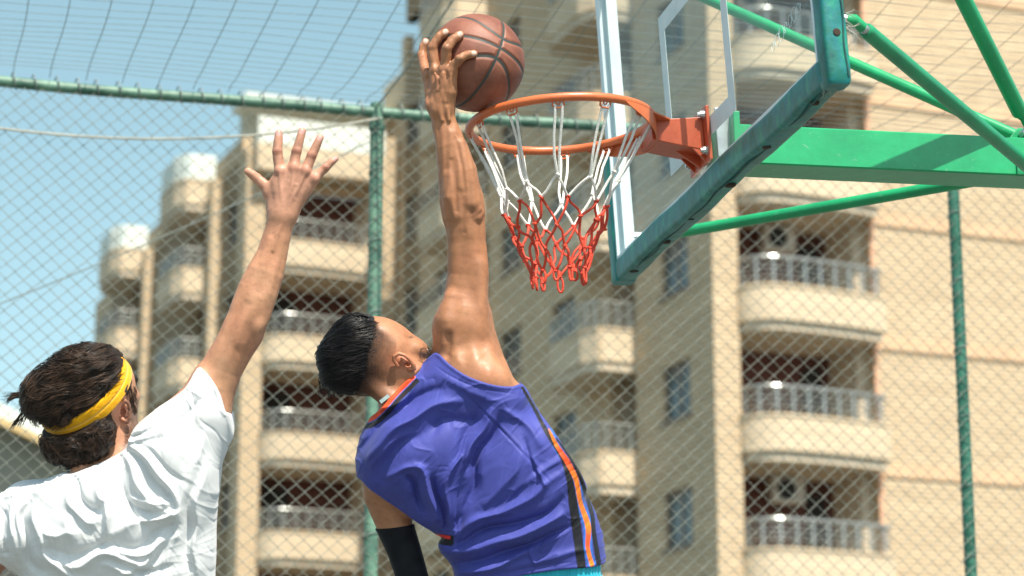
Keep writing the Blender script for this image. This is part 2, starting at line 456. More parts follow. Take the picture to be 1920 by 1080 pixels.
# woven wires: each is a zigzag; neighbours interlock
DW, DH, WR = .0725, .067, .0022
cm = MB(fl)
z = np.arange(.05, ZT - .01, DH / 2); nz = len(z)
a4 = np.array([[1, 0], [0, 1], [-1, 0], [0, -1]]) * WR
prof_x = []
cols = np.arange(-5.2, 4.8, DW / 2)
for ci, cx in enumerate(cols):
    zig = np.where((np.arange(nz)) % 2 == 0, -1, 1) * (1 if ci % 2 else -1)
    px_ = cx + zig * DW / 4 * 1.06; py_ = -.036 + zig * .004 * (1 if ci % 2 else -1)
    wob = .006 * np.sin(z * 1.1 + cx * .7) + .004 * np.sin(z * 2.7 + cx * 1.9)
    px_ = px_ + wob; py_ = py_ + .012 * np.sin(cx * 1.7 + z * .9)
    V = np.zeros((nz, 4, 3)); V[:, :, 0] = px_[:, None] + a4[None, :, 0]; V[:, :, 1] = py_[:, None] + a4[None, :, 1]; V[:, :, 2] = z[:, None]
    f = []
    for i in range(nz - 1):
        for j in range(4):
            k = (j + 1) % 4; f.append((i * 4 + j, i * 4 + k, (i + 1) * 4 + k, (i + 1) * 4 + j))
    cm.add(V.reshape(-1, 3), f)
cm.build('chain_mesh', M_wire, FE)
tw = MB(fl)
for x in np.arange(-5.1, 4.7, .088):      # mesh ends twisted over the rail
    x_ = x + rng.uniform(-.01, .01); t = np.linspace(0, 1.6 * math.pi, 9)
    tw.tube(np.c_[x_ + .03 * t / 5, .036 * np.cos(t), ZT + .036 * np.sin(t)], .0028, 5)
for x in (-.612, 2.12):
    for zz in np.arange(.6, ZT - .1, .32):
        t = np.linspace(0, 2 * math.pi, 12); tw.tube(np.c_[x + .034 * np.cos(t), .034 * np.sin(t), zz + .01 * t], .0022, 5)
tag(tw.build('tie_wire', M_net, FE), kind='stuff')
rp = MB(fl)
t = np.linspace(0, 1, 40)
rp.tube(np.c_[-2.9 + 2.3 * t, -.05 + 0 * t, 4.30 - .55 * (t * (1 - t)) * 1.0 + .09 * t], .0055, 8)
tag(rp.build('sagging_rope', M_rope), 'pale rope sagging just under the fence top rail at the left', 'rope')
# overhead net
ON = MB(fl)
sl = np.arange(-3.4, 3.8, .152)
for x in sl:
    q = np.linspace(-2.4, 0, 22)
    jit = .003 * np.sin(q * 5 + x * 3)
    zz = ZT + .04 - .10 * np.sin(math.pi * np.clip(-q / 2.4, 0, 1)) ** 1 + .008 * np.sin(x * 2.1 + q * 2)
    zz = np.where(q > -.12, ZT + .03, zz)
    ON.tube(np.c_[x + jit, q, zz], .0017, 4, cap=False)
for y in np.arange(-2.35, -.05, .094):
    q = np.linspace(-3.4, 3.8, 60)
    zz = ZT + .04 - .10 * math.sin(math.pi * min(-y / 2.4, 1)) + .015 * np.sin(q * 2.1 + y * 2)
    ON.tube(np.c_[q, y + .012 * np.sin(q * 4.1 + y * 9), zz], .0012, 4, cap=False)
tag(ON.build('overhead_net', M_net), 'thin grey square mesh net stretched overhead from the fence top', 'net')
sr = MB()
def wp(px, py, d):
    X = (px - 960) / F * d; V = (540 - py) / F * d
    return np.array([X, d * math.cos(TH) - V * math.sin(TH), CAMZ + d * math.sin(TH) + V * math.cos(TH)])
t = np.linspace(0, 1, 20)[:, None]
A, B = wp(700, 207, 10.55), wp(905, -90, 9.6)
sr.tube(A + (B - A) * t + np.array([0, 0, -.12]) * (t * (1 - t)), .0045, 6)
tag(sr.build('support_cable', M_net), 'dark cable running up from the fence post top to the overhead net', 'cable')
sr = MB(); A, B = wp(-40, 585, 11.2), wp(700, 262, 11.6)
sr.tube(A + (B - A) * t + np.array([0, 0, -.10]) * (t * (1 - t)), .0035, 6)
tag(sr.build('telephone_cable', M_net), 'thin dark cable slanting behind the fence at the left', 'cable')

# ================================================================ BASKETBALL HOOP
HM = (Matrix.Rotation(R(192.1), 3, 'Z') @ Matrix.Rotation(R(3.8), 3, 'Y') @ Matrix.Rotation(R(-.2), 3, 'X'))
HMn = np.array(HM); HT = np.array([.500, 5.95, 1.770 + CAMZ])
def hl(V): return np.asarray(V) @ HMn.T + HT          # x out of the board's face, y towards the camera side, z up
def hp(x, y, z): return hl(np.array([[x, y, z]]))[0]
byaw, bel = R(12.1), R(1.1)
BD = np.array([math.cos(byaw) * math.cos(bel), math.sin(byaw) * math.cos(bel), math.sin(bel)])
BL = np.array([math.sin(byaw), -math.cos(byaw), 0]); BU = np.cross(BL, BD) * -1
if BU[2] < 0: BU = -BU
B0 = hp(-.02, 0, .084)
def beam(V):                                            # x along the beam away from the board, y towards the camera side, z up
    V = np.asarray(V); return B0 + V[:, :1] * BD + V[:, 1:2] * BL + V[:, 2:3] * BU
def bp_(x, y, z): return beam(np.array([[x, y, z]]))[0]

def painted(name, base, dark, rough=.38, wear=None, coat=.25, wscale=9):
    m, t, b = nt(name)
    co = N(t, 'ShaderNodeTexCoord')
    n1 = N(t, 'ShaderNodeTexNoise', Scale=wscale, Detail=8, Roughness=.7); t.links.new(co.outputs['Object'], n1.inputs['Vector'])
    cr = N(t, 'ShaderNodeValToRGB'); e = cr.color_ramp.elements
    e[0].position = .32; e[0].color = rgb(dark); e[1].position = .62; e[1].color = rgb(base)
    t.links.new(n1.outputs['Fac'], cr.inputs[0]); last = cr.outputs[0]
    if wear:
        n2 = N(t, 'ShaderNodeTexNoise', Scale=wscale * 7, Detail=8, Roughness=.75); t.links.new(co.outputs['Object'], n2.inputs['Vector'])
        c2 = N(t, 'ShaderNodeValToRGB'); c2.color_ramp.elements[0].position = .61; c2.color_ramp.elements[1].position = .69
        t.links.new(n2.outputs['Fac'], c2.inputs[0])
        mx = N(t, 'ShaderNodeMixRGB'); mx.inputs[2].default_value = rgb(wear)
        t.links.new(c2.outputs[0], mx.inputs[0]); t.links.new(last, mx.inputs[1]); last = mx.outputs[0]
    t.links.new(last, b.inputs['Base Color']); b.inputs['Roughness'].default_value = rough; b.inputs['Coat Weight'].default_value = coat
    b.inputs['Coat Roughness'].default_value = .25
    n3 = N(t, 'ShaderNodeTexNoise', Scale=wscale * 5, Detail=4); t.links.new(co.outputs['Object'], n3.inputs['Vector'])
    bpn = N(t, 'ShaderNodeBump', Strength=.25, Distance=.003); t.links.new(n3.outputs['Fac'], bpn.inputs['Height']); t.links.new(bpn.outputs[0], b.inputs['Normal'])
    return m
M_green = painted('green_paint', (.010, .36, .135), (.007, .27, .10), .36, (.14, .40, .24), .3, 7)
M_greend = painted('green_brace_paint', (.010, .30, .125), (.010, .22, .095), .4, (.12, .34, .2), .25, 8)
M_orange = painted('orange_paint', (.62, .155, .048), (.52, .115, .035), .42, (.40, .13, .06), .2, 16)
M_red = painted('red_orange_plate', (.55, .10, .035), (.44, .075, .028), .45, (.25, .06, .03), .2, 14)
M_steel = noisy('bolt_steel', (.45, .47, .48), (.62, .63, .62), 30, .35, metal=.8)
M_frame_w = noisy('board_frame_white', (.66, .76, .80), (.76, .83, .86), 6, .4)
M_line = noisy('painted_line', (.62, .74, .76), (.74, .82, .84), 14, .6)
M_hole = noisy('torn_hole', (.03, .02, .015), (.05, .03, .02), 30, .9)
# padding vinyl: weathered teal with blue rubbing
m, t, b = nt('pad_vinyl'); M_pad = m
co = N(t, 'ShaderNodeTexCoord'); mp = N(t, 'ShaderNodeMapping'); mp.inputs['Scale'].default_value = (6, 9, 5); t.links.new(co.outputs['Object'], mp.inputs[0])
n1 = N(t, 'ShaderNodeTexNoise', Scale=2.0, Detail=9, Roughness=.72); t.links.new(mp.outputs[0], n1.inputs['Vector'])
cr = N(t, 'ShaderNodeValToRGB'); e = cr.color_ramp.elements
e[0].position = .28; e[0].color = rgb((.004, .07, .075)); e[1].position = .74; e[1].color = rgb((.05, .36, .25))
x = e.new(.42); x.color = rgb((.004, .15, .115)); x = e.new(.51); x.color = rgb((.006, .17, .185)); x = e.new(.57); x.color = rgb((.008, .23, .165))
t.links.new(n1.outputs['Fac'], cr.inputs[0]); t.links.new(cr.outputs[0], b.inputs['Base Color'])
b.inputs['Roughness'].default_value = .42
n3 = N(t, 'ShaderNodeTexNoise', Scale=22, Detail=5); t.links.new(co.outputs['Object'], n3.inputs['Vector'])
bpn = N(t, 'ShaderNodeBump', Strength=.5, Distance=.006); t.links.new(n3.outputs['Fac'], bpn.inputs['Height']); t.links.new(bpn.outputs[0], b.inputs['Normal'])
# board glass: thin clear sheet, a little milky with dust
m, t, b = nt('board_glass'); M_glass = m
out = t.nodes['Material Output']
tr_ = N(t, 'ShaderNodeBsdfTransparent'); tr_.inputs[0].default_value = (.96, .985, .98, 1)
gl = N(t, 'ShaderNodeBsdfGlossy'); gl.inputs['Roughness'].default_value = .03
lwn = N(t, 'ShaderNodeLayerWeight'); pw = N(t, 'ShaderNodeMath', operation='POWER'); pw.inputs[1].default_value = 5; t.links.new(lwn.outputs['Facing'], pw.inputs[0])
pm_ = N(t, 'ShaderNodeMath', operation='MULTIPLY'); pm_.inputs[1].default_value = .16; t.links.new(pw.outputs[0], pm_.inputs[0]); mx = N(t, 'ShaderNodeMixShader')
t.links.new(pm_.outputs[0], mx.inputs[0]); t.links.new(tr_.outputs[0], mx.inputs[1]); t.links.new(gl.outputs[0], mx.inputs[2])
df = N(t, 'ShaderNodeBsdfDiffuse'); df.inputs[0].default_value = (.55, .68, .70, 1)
co = N(t, 'ShaderNodeTexCoord'); n1 = N(t, 'ShaderNodeTexNoise', Scale=3.5, Detail=7, Roughness=.65); t.links.new(co.outputs['Object'], n1.inputs['Vector'])
mr = N(t, 'ShaderNodeMapRange'); mr.inputs[1].default_value = .35; mr.inputs[2].default_value = .75; mr.inputs[3].default_value = .06; mr.inputs[4].default_value = .17
t.links.new(n1.outputs['Fac'], mr.inputs[0]); m2 = N(t, 'ShaderNodeMixShader')
t.links.new(mr.outputs[0], m2.inputs[0]); t.links.new(mx.outputs[0], m2.inputs[1]); t.links.new(df.outputs[0], m2.inputs[2]); t.links.new(m2.outputs[0], out.inputs[0])

HO = tag(empty('basketball_hoop', tuple(bp_(1.9, 0, 0) * np.array([1, 1, 0]))), 'outdoor basketball hoop with clear backboard, teal padding, orange rim and green support beam', 'basketball hoop')
# --- glass board and painted target square
W2 = .905
g = MB(hl); g.box(-.012, 0, -W2, W2, 0, 1.05)
BG = g.build('backboard', M_glass, HO)
z0 = .097
g = MB(hl); lw = .05
for (ya, yb, za, zb) in ((-.295, .295, z0, z0 + lw), (-.295, .295, z0 + .45 - lw, z0 + .45), (-.295, -.295 + lw, z0 + lw, z0 + .45 - lw), (.295 - lw, .295, z0 + lw, z0 + .45 - lw)):
    g.box(.0005, .0015, ya, yb, za, zb)
g.build('target_square', M_line, BG)
g = MB(hl)
g.box(-.05, .004, -W2 - .012, -W2 + .022, .0, 1.06); g.box(-.05, .004, W2 - .022, W2 + .012, .0, 1.06)
g.box(-.05, .004, -W2 + .022, W2 - .022, -.012, .022); g.box(-.05, .004, -W2 + .022, W2 - .022, 1.03, 1.06)
g.box(-.045, -.013, -W2 + .022, -W2 + .05, .03, 1.0)
g.build('board_frame', M_frame_w, BG)
# --- padding : bottom and two side sleeves, soft rounded section with slight sag and a stitched seam
def pad(path, wx, wz, name, sag=.004, seed=0):
    """rounded rectangular sleeve swept along y (or z); path = list of centre points, first axis fixed"""
    P = np.array(path); n = 24; a = np.arange(n) * 2 * math.pi / n
    T = np.gradient(P, axis=0); T /= np.linalg.norm(T, axis=1)[:, None]
    X = np.array([1.0, 0, 0]); V = []
    rs = np.random.RandomState(seed)
    for i in range(len(P)):
        Z = np.cross(T[i], X); Z /= np.linalg.norm(Z)
        sq = lambda c: np.sign(c) * abs(c) ** .36
        k = 1 + .015 * math.sin(i * .9 + seed) + .008 * rs.randn()
        if i in (0, len(P) - 1): k *= .86
        for t_ in a: V.append(P[i] + X * sq(math.cos(t_)) * wx * k + Z * sq(math.sin(t_)) * wz * k)
    f = []
    for i in range(len(P) - 1):
        for j in range(n):
            q = (j + 1) % n; f.append((i * n + j, i * n + q, (i + 1) * n + q, (i + 1) * n + j))
    f.append(tuple(range(n - 1, -1, -1))); f.append(tuple((len(P) - 1) * n + j for j in range(n)))
    m = MB(hl); m.add(V, f)
    # seam ridge
    o = m.build(name, M_pad, HO, smooth=True)
    return o
ys = np.r_[-W2 - .02, np.linspace(-W2 - .01, W2 + .01, 46), W2 + .02]
cxp, czp = -.022, -.013
bpad = pad([(cxp, y, czp + .003 * math.sin(y * 9)) for y in ys], .030, .034, 'bottom_pad', seed=3)
zs = np.r_[-.050, np.linspace(-.042, .42, 16), .425]
npad = pad([(cxp, W2 + .018, z) for z in zs], .029, .031, 'side_pad', seed=5)
zs = np.r_[-.050, np.linspace(-.042, .33, 14), .335]
fpad = pad([(cxp, -W2 - .018, z) for z in zs], .033, .034, 'side_pad', seed=8)
sm = MB(hl)
t_ = np.linspace(-W2, W2, 120)
sm.tube(np.c_[-.024 + .012 + .003 * np.sin(t_ * 25), t_, -.0475 + .0016 * np.sin(t_ * 14) + 0 * t_], .0026, 6)
sm.build('seam', noisy('seam_thread', (.01, .06, .055), (.02, .1, .09), 40, .7), bpad)
sm = MB(hl); z_ = np.linspace(-.035, .42, 40)
sm.tube(np.c_[-.04 + .002 * np.sin(z_ * 40), W2 + .0500 + 0 * z_, z_], .0022, 6)
sm.build('seam', noisy('seam_thread_side', (.01, .06, .055), (.02, .1, .09), 40, .7), npad)
for k, (y, dx) in enumerate(((.80, .006), (.46, .01), (.12, -.004), (-.2, .006), (-.45, .004), (-.78, .008))):
    h = MB(hl); r_ = .0085 + .002 * (k % 3)
    h.lathe((-.022 + dx, y, -.0455), (0, 0, -1), [(r_ * 1.25, 0), (r_, .0055), (r_ * .6, .0062)], 9)
    h.build('bolt_hole', M_hole, bpad)
h = MB(hl); h.lathe((-.024, W2 + .0472, .068), (0, 1, 0), [(.011, 0), (.008, .0045)], 9); ho = h.build('torn_hole', M_hole, npad)
fz = MB(hl)
for k in range(16):
    a = rng.uniform(-1.6, .6); L = rng.uniform(.015, .04)
    p0 = np.array([-.050, W2 + .03 + rng.uniform(-.012, .012), .10 + rng.uniform(-.02, .02)])
    fz.tube([p0, p0 + np.array([-L * .6, 0, L * math.sin(a) * .5]), p0 + np.array([-L, rng.uniform(-.01, .01), L * math.sin(a)])], [.0012, .001, .0004], 4)
fz.build('frayed_lining', M_rope, npad); fz = MB(hl)
for k in range(8):
    p0 = np.array([-.024 + rng.uniform(-.03, .03), W2 - .02 + rng.uniform(0, .05), -.047]); L = rng.uniform(.008, .02)
    fz.tube([p0, p0 + np.array([rng.uniform(-.01, .01), 0, -L])], [.001, .0004], 4)
fz.build('frayed_lining', M_rope, npad)
# --- rim
RZ = .15; RC = .375; RR = .2345; TR = .0112
a = np.linspace(0, 2 * math.pi, 97)[:-1]
def ring_mesh(mb, R0, zc, r, n=12):
    V = []; f = []
    for q in a:
        for j in range(n):
            t2 = 2 * math.pi * j / n; rr = R0 + r * math.cos(t2)
            V.append((RC + rr * math.cos(q), rr * math.sin(q), zc + r * math.sin(t2)))
    m_ = len(a)
    for i in range(m_):
        for j in range(n):
            f.append((i * n + j, ((i + 1) % m_) * n + j, ((i + 1) % m_) * n + (j + 1) % n, i * n + (j + 1) % n))
    mb.add(V, f)
g = MB(hl); ring_mesh(g, RR, RZ, TR); RIM = g.build('rim', M_orange, HO, smooth=True)
# wrap plate under the back of the ring, joined to the bracket
g = MB(hl); V = []; f = []
qs = np.linspace(R(180 - 62), R(180 + 62), 40)
for q in qs:
    h = .058 * max(0, math.cos((q - math.pi) / R(62) * math.pi / 2)) ** .75 + .004
    for (dr, dz) in ((.007, -.004), (.0105, -.004), (.0105, -h), (.007, -h)):
        rr = RR + dr; V.append((RC + rr * math.cos(q), rr * math.sin(q), RZ + dz))
for i in range(len(qs) - 1):
    for j in range(4):
        k = (j + 1) % 4; f.append((i * 4 + j, i * 4 + k, (i + 1) * 4 + k, (i + 1) * 4 + j))
f += [(0, 1, 2, 3), tuple((len(qs) - 1) * 4 + j for j in (3, 2, 1, 0))]
g.add(V, f)
# triangular ears filling between ring and bracket (top plate)
xw = RC - RR
g.prism([(RC + (RR + .004) * math.cos(q), (RR + .004) * math.sin(q)) for q in np.linspace(R(180 - 40), R(180 + 40), 14)] + [(.10, -.062), (.10, .062)], RZ - .006, RZ - .0015, 'xy')
g.build('rim_gusset', M_orange, RIM)
# bracket box
g = MB(hl)
prof = [(.012, RZ + .004), (.135, RZ - .001), (.150, RZ - .046), (.075, RZ - .062), (.060, RZ - .108), (.012, RZ - .112)]
prof = [(.012, RZ + .004), (.150, RZ - .003), (.150, RZ - .056), (.075, RZ - .072), (.012, RZ - .084)]
g.prism(prof, -.056, .056, 'xz')
g.build('bracket', M_red, RIM, bevel=.002)
g = MB(hl); g.prism([(.012, RZ - .0801), (.085, RZ - .0640), (.012, RZ - .117)], -.004, .004, 'xz')
g.prism([(.012, RZ - .0802), (.05, RZ - .0719), (.012, RZ - .115)], .048, .054, 'xz'); g.prism([(.012, RZ - .0803), (.05, RZ - .0720), (.012, RZ - .115)], -.054, -.048, 'xz')
g.build('stiffener', M_red, RIM)
g = MB(hl); g.box(.003, .0118, -.088, .088, RZ - .118, RZ + .026)
PL = g.build('mount_plate', M_red, RIM, bevel=.0015)
for y in (-.07, .07):
    for z in (-.09, .006):
        h = MB(hl); h.lathe((.0118, y, RZ + z), (1, 0, 0), [(.013, 0), (.013, .002), (.0095, .0021), (.0095, .011), (.006, .0112), (.006, .017)], 8)
        h.build('bolt', M_steel, PL)
g = MB(hl); g.box(-.055, -.013, -.085, -.079, RZ - .11, RZ + .02); g.box(-.055, -.013, .079, .085, RZ - .11, RZ + .02); g.box(-.062, -.055, -.09, .09, RZ - .12, RZ + .03)
g.build('steel_channel', M_steel, HO, bevel=.001)
# hooks
HK = 12; hook_pts = []
for k in range(HK):
    q = 2 * math.pi * (k + .5) / HK; cq, sq_ = math.cos(q), math.sin(q)
    h = MB(hl); w = .014
    tx, ty = -sq_, cq
    c = np.array([RC + RR * cq, RR * sq_, RZ])
    T = np.array([tx, ty, 0]); In = np.array([-cq, -sq_, 0])
    pts = [c + T * w - In * .001 + [0, 0, -.007], c + T * w * 1.0 + In * .004 + [0, 0, -.020], c + T * w * .55 + In * .004 + [0, 0, -.025], c - T * w * .55 + In * .004 + [0, 0, -.025], c - T * w + In * .004 + [0, 0, -.020], c - T * w - In * .001 + [0, 0, -.007]]
    h.tube(pts, .0026, 6); h.tube([c + T * .006 + [0, 0, -.009], c + T * .004 + In * .004 + [0, 0, -.016], c - T * .004 + In * .004 + [0, 0, -.016], c - T * .006 + [0, 0, -.009]], .0022, 6)
    h.build('net_hook', M_orange, RIM, smooth=True)
    hook_pts.append(c + In * .004 + [0, 0, -.021])
# net : pairs of cords to the first knots, then diamonds, looped hem
rs = np.random.RandomState(11)
lev = [(-.168, .158, 0), (-.236, .132, .5), (-.290, .112, 0), (-.340, .089, .5), (-.387, .070, 0)]
K = []
drift_ = np.array([.012, .01, 0])
for li, (dz, rr, off) in enumerate(lev):
    row = []
    for k in range(HK):
        q = 2 * math.pi * (k + .5 + off) / HK
        rj = rr * (1 + rs.uniform(-.06, .06)); s_ = (-dz) / .3
        row.append(np.array([RC + rj * math.cos(q) + .026 * s_, rj * math.sin(q), RZ + dz + rs.uniform(-.014, .014)]) + rs.uniform(-.008, .008, 3) * (li > 0))
    K.append(row)
M_cw = noisy('net_cord_white', (.66, .66, .62), (.80, .80, .76), 60, .75, bump=.6, bscale=300)
M_cr = noisy('net_cord_red', (.55, .045, .02), (.68, .07, .03), 60, .6, bump=.6, bscale=300)
nw, nr = MB(hl), MB(hl)
def cord(mb, A, B, r=.0035, wig=.004, n=9):
    t = np.linspace(0, 1, n)[:, None]; w = rs.uniform(-wig, wig, 3); w2 = rs.uniform(-wig, wig, 3) * .5
    P = A + (B - A) * t + w * np.sin(t * math.pi) + w2 * np.sin(t * 2 * math.pi)
    mb.tube(P, r, 6)
def knot(mb, c, r=.0062):
    t = np.linspace(0, 2 * math.pi, 9); u = rs.uniform(-1, 1, 3); u /= np.linalg.norm(u); v = np.cross(u, [0, .3, 1]); v /= np.linalg.norm(v)
    mb.tube(c + np.outer(np.cos(t), u) * r * .7 + np.outer(np.sin(t), v) * r * .7, r * .55, 6)
for k in range(HK):
    A = hook_pts[k]; q = 2 * math.pi * (k + .5) / HK; T = np.array([-math.sin(q), math.cos(q), 0])
    for s_ in (-1, 1):
        top = A + T * s_ * .009; 
        mid = K[0][k] + T * s_ * .006
        P = np.array([top + [0, 0, .004], top, top * .6 + mid * .4 + rs.uniform(-.004, .004, 3), top * .25 + mid * .75 + rs.uniform(-.003, .003, 3), K[0][k] + T * s_ * .002])
        u = np.linspace(0, 4, 17); P2 = np.c_[[np.interp(u, range(5), P[:, d]) for d in range(3)]].T
        P2 += np.c_[np.sin(u * 2.2 + k), np.cos(u * 2.0 + k * 2), 0 * u] * .0012
        nw.tube(P2, .0035, 6)
    knot(nw, K[0][k])
    cord(nw, K[0][k], K[1][k]); cord(nw, K[0][k], K[1][(k - 1) % HK]); knot(nr, K[1][k])
    for l in (1, 2, 3):
        off = lev[l][2]
        nb = [k, (k + 1) % HK] if off else [k, (k - 1) % HK]
        for j in nb: cord(nr, K[l][k], K[l + 1][j], wig=.007)
        knot(nr, K[l + 1][k])
    # hem loop hanging from the last knots
    A = K[4][k]; L = rs.uniform(.022, .045)
    t = np.linspace(0, 2 * math.pi, 14)
    T = np.array([-math.sin(q), math.cos(q), 0]) + rs.uniform(-.4, .4, 3) * [1, 1, 0]
    nr.tube(A + np.outer(np.sin(t), T) * .006 + np.outer(1 - np.cos(t), [0, 0, -1]) * L / 2, .0033, 6)
NETO = nw.build('net', M_cw, HO, smooth=True); nr.build('red_net_section', M_cr, NETO, smooth=True)
# --- support beam, end plate, braces
g = MB(beam); g.bevbox(.045, 2.15, -.062, .062, -.053, .053, .004); BM = g.build('support_beam', M_green, HO)
g = MB(beam); g.box(.028, .045, -.12, .12, -.075, .068); g.build('end_plate', M_green, BM, bevel=.002)
g = MB(beam); g.box(.82, .90, .0625, .069, -.052, -.004); g.build('side_lug', M_greend, BM, bevel=.001)
def capsule(name, A, B, r, clev=(True, True), parent=HO, mat=M_green):
    A, B = np.array(A), np.array(B); D = (B - A); L = np.linalg.norm(D); D /= L
    g = MB(); s0 = .07 if clev[0] else 0; s1 = .055 if clev[1] else 0
    t = np.array([s0, s0 + .004, s0 + .010, L / 2, L - s1 - .010, L - s1 - .003, L - s1]); rr = np.array([r * .8, r * .95, r, r, r, r * .93, r * .7])
    g.tube(A + t[:, None] * D, rr, 18); o = g.build(name, mat, parent, smooth=True)
    for k, (p, q, on) in enumerate(((A, A + D * (s0 + .005), clev[0]), (B, B - D * (s1 + .005), clev[1]))):
        if on:
            g = MB(); g.tube([p, p + (q - p) * .45, q], [.007, .0085, .0085], 10); g.tube([p + (q - p) * .75, q], .012, 12); g.build('threaded_rod', M_greend if k else M_steel, o, smooth=True)
    return o
top_pt = bp_(.875, .035, .085); top_pt2 = bp_(.885, -.03, .080)
capsule('brace', hp(-.085, .84, .96), top_pt, .0215)
capsule('brace', hp(-.085, -.86, .93), top_pt2, .0165, (True, False))
b_near = capsule('brace', hp(-.095, W2 - .03, .128), bp_(.865, .079, -.048), .0185, (True, False), mat=M_greend)
b_far = capsule('brace', hp(-.095, -W2 + .03, .075), bp_(.82, 0, -.034), .0165, (True, False))
g = MB(beam); g.prism([(.82, .0532), (.98, .0532), (.98, .075), (.93, .098), (.86, .098), (.84, .075)], -.004, .004, 'xz'); g.build('top_lug', M_green, BM, bevel=.001)
h = MB(beam); h.lathe((.872, .006, .078), (0, 1, 0), [(.014, 0), (.014, .032), (.010, .033), (.010, .042)], 8)
h.build('bolt', M_steel, BM, smooth=False)
for (y, z, s_) in ((W2 - .035, .128, 1), (-W2 + .035, .075, -1)):
    h = MB(hl); h.lathe((-.052, y, z), (-1, 0, 0), [(.017, -.01), (.017, .022), (.012, .023), (.012, .034)], 10); h.build('pivot_bolt', M_steel, HO)
    h = MB(hl); h.tube([(-.082, y, z), (-.10, y + .001, z - .002), (-.125, y * .985, z - .014)], [.014, .015, .013], 12); h.build('clevis', M_green, HO, smooth=True)
h = MB(beam)
t = np.linspace(0, 1, 16); h.tube(np.c_[.90 + .25 * t, .02 + .03 * t, .10 - .045 * np.sin(t * 1.6) + .01 * np.sin(t * 9)], .0095, 8)
h.build('hose', M_greend, BM, smooth=True)
g = MB(beam); g.bevbox(2.15, 2.35, -.1, .1, -.10, .20, .01); g.build('column_head', M_green, HO)
g = MB(); c = bp_(2.25, 0, -.1); g.tube([(c[0], c[1], 0), (c[0], c[1], c[2] + .02)], .085, 20); g.lathe((c[0], c[1], 0), (0, 0, 1), [(.2, .001), (.2, .02), (.1, .022)], 20); g.build('column', M_green, HO, smooth=True)
# --- scratched marker squiggle on the glass
g = MB(hl)
for k in range(7):
    y0 = .60 + .032 * k; t = np.linspace(0, 2 * math.pi * 1.15, 14); rr = .011 + .003 * (k % 3)
    g.tube(np.c_[.001 + 0 * t, y0 + rr * np.cos(t + k) + .008 * t / 6, .155 + .0045 * k + rr * 1.1 * np.sin(t + k)], .0006, 4)
g.build('scribble', M_line, BG)

# ================================================================ BODIES: implicit surfaces sampled to meshes
# modelling units: one unit = the size of one picture pixel at the figure's own distance (about 1.3 mm); x right, y away, z up
def unit(d0): return d0 / F
CR = np.array([1, 0, 0.]); CU = np.array([0, -math.sin(TH), math.cos(TH)]); CF = np.array([0, math.cos(TH), math.sin(TH)])
def to_world(V, d0):
    s_ = unit(d0); V = np.asarray(V, float)
    return np.array([0, 0, CAMZ]) + np.outer((V[:, 0] - 960) * s_, CR) + np.outer((V[:, 2] + 540) * s_, CU) + np.outer(d0 + V[:, 1] * s_, CF)
def pt(x, y, dy=0.):
    k = 1 + dy / F
    return np.array([960 + (x - 960) * k, dy, -(540 + (y - 540) * k)])

def smin(a, b, k):
    if k <= 0: return np.minimum(a, b)
    h = np.clip(k - np.abs(a - b), 0, None) / k
    return np.minimum(a, b) - h * h * k * .25
def smax(a, b, k): return -smin(-a, -b, k)

class Cone:
    """tapered limb piece; flat < 1 squeezes it in depth"""
    def __init__(s, pts, flat=1.0):
        s.P = [pt(*q[:3]) if len(q) == 4 else pt(q[0], q[1]) for q in pts]; s.r = [q[-1] for q in pts]; s.flat = flat
        A = np.array(s.P); rm = max(s.r); s.c = (A.min(0) + A.max(0)) / 2; s.R = np.linalg.norm(A.max(0) - A.min(0)) / 2 + rm
    def __call__(s, Q):
        d = None; Q = Q.copy(); y0 = s.c[1]; Q[:, 1] = y0 + (Q[:, 1] - y0) / s.flat
        for i in range(max(1, len(s.P) - 1)):
            a = s.P[i].copy(); b = s.P[min(i + 1, len(s.P) - 1)].copy(); a[1] = y0 + (a[1] - y0) / s.flat; b[1] = y0 + (b[1] - y0) / s.flat
            ra, rb = s.r[i], s.r[min(i + 1, len(s.P) - 1)]
            ab = b - a; L2 = ab.dot(ab) + 1e-9
            t = np.clip((Q - a) @ ab / L2, 0, 1)
            e = np.linalg.norm(Q - a - t[:, None] * ab, axis=1) - (ra + (rb - ra) * t)
            d = e if d is None else np.minimum(d, e)
        return d * min(1, s.flat ** .5)
class Ell:
    def __init__(s, c, r, rot=0., rotz=0.):
        """c=(px,py,dy); r=(along x, depth, along z); rot = degrees turned in the picture plane (counter-clockwise), rotz = about the vertical"""
        s.c = pt(*c); s.r = np.array(r, float); a = R(rot); b = R(rotz)
        M = np.array([[math.cos(a), 0, -math.sin(a)], [0, 1, 0], [math.sin(a), 0, math.cos(a)]]); Z = np.array([[math.cos(b), -math.sin(b), 0], [math.sin(b), math.cos(b), 0], [0, 0, 1]])
        s.M = (M @ Z); s.R = max(r)
    def __call__(s, Q):
        q = (Q - s.c) @ s.M; k0 = np.linalg.norm(q / s.r, axis=1); k1 = np.linalg.norm(q / s.r ** 2, axis=1) + 1e-9
        return k0 * (k0 - 1) / k1

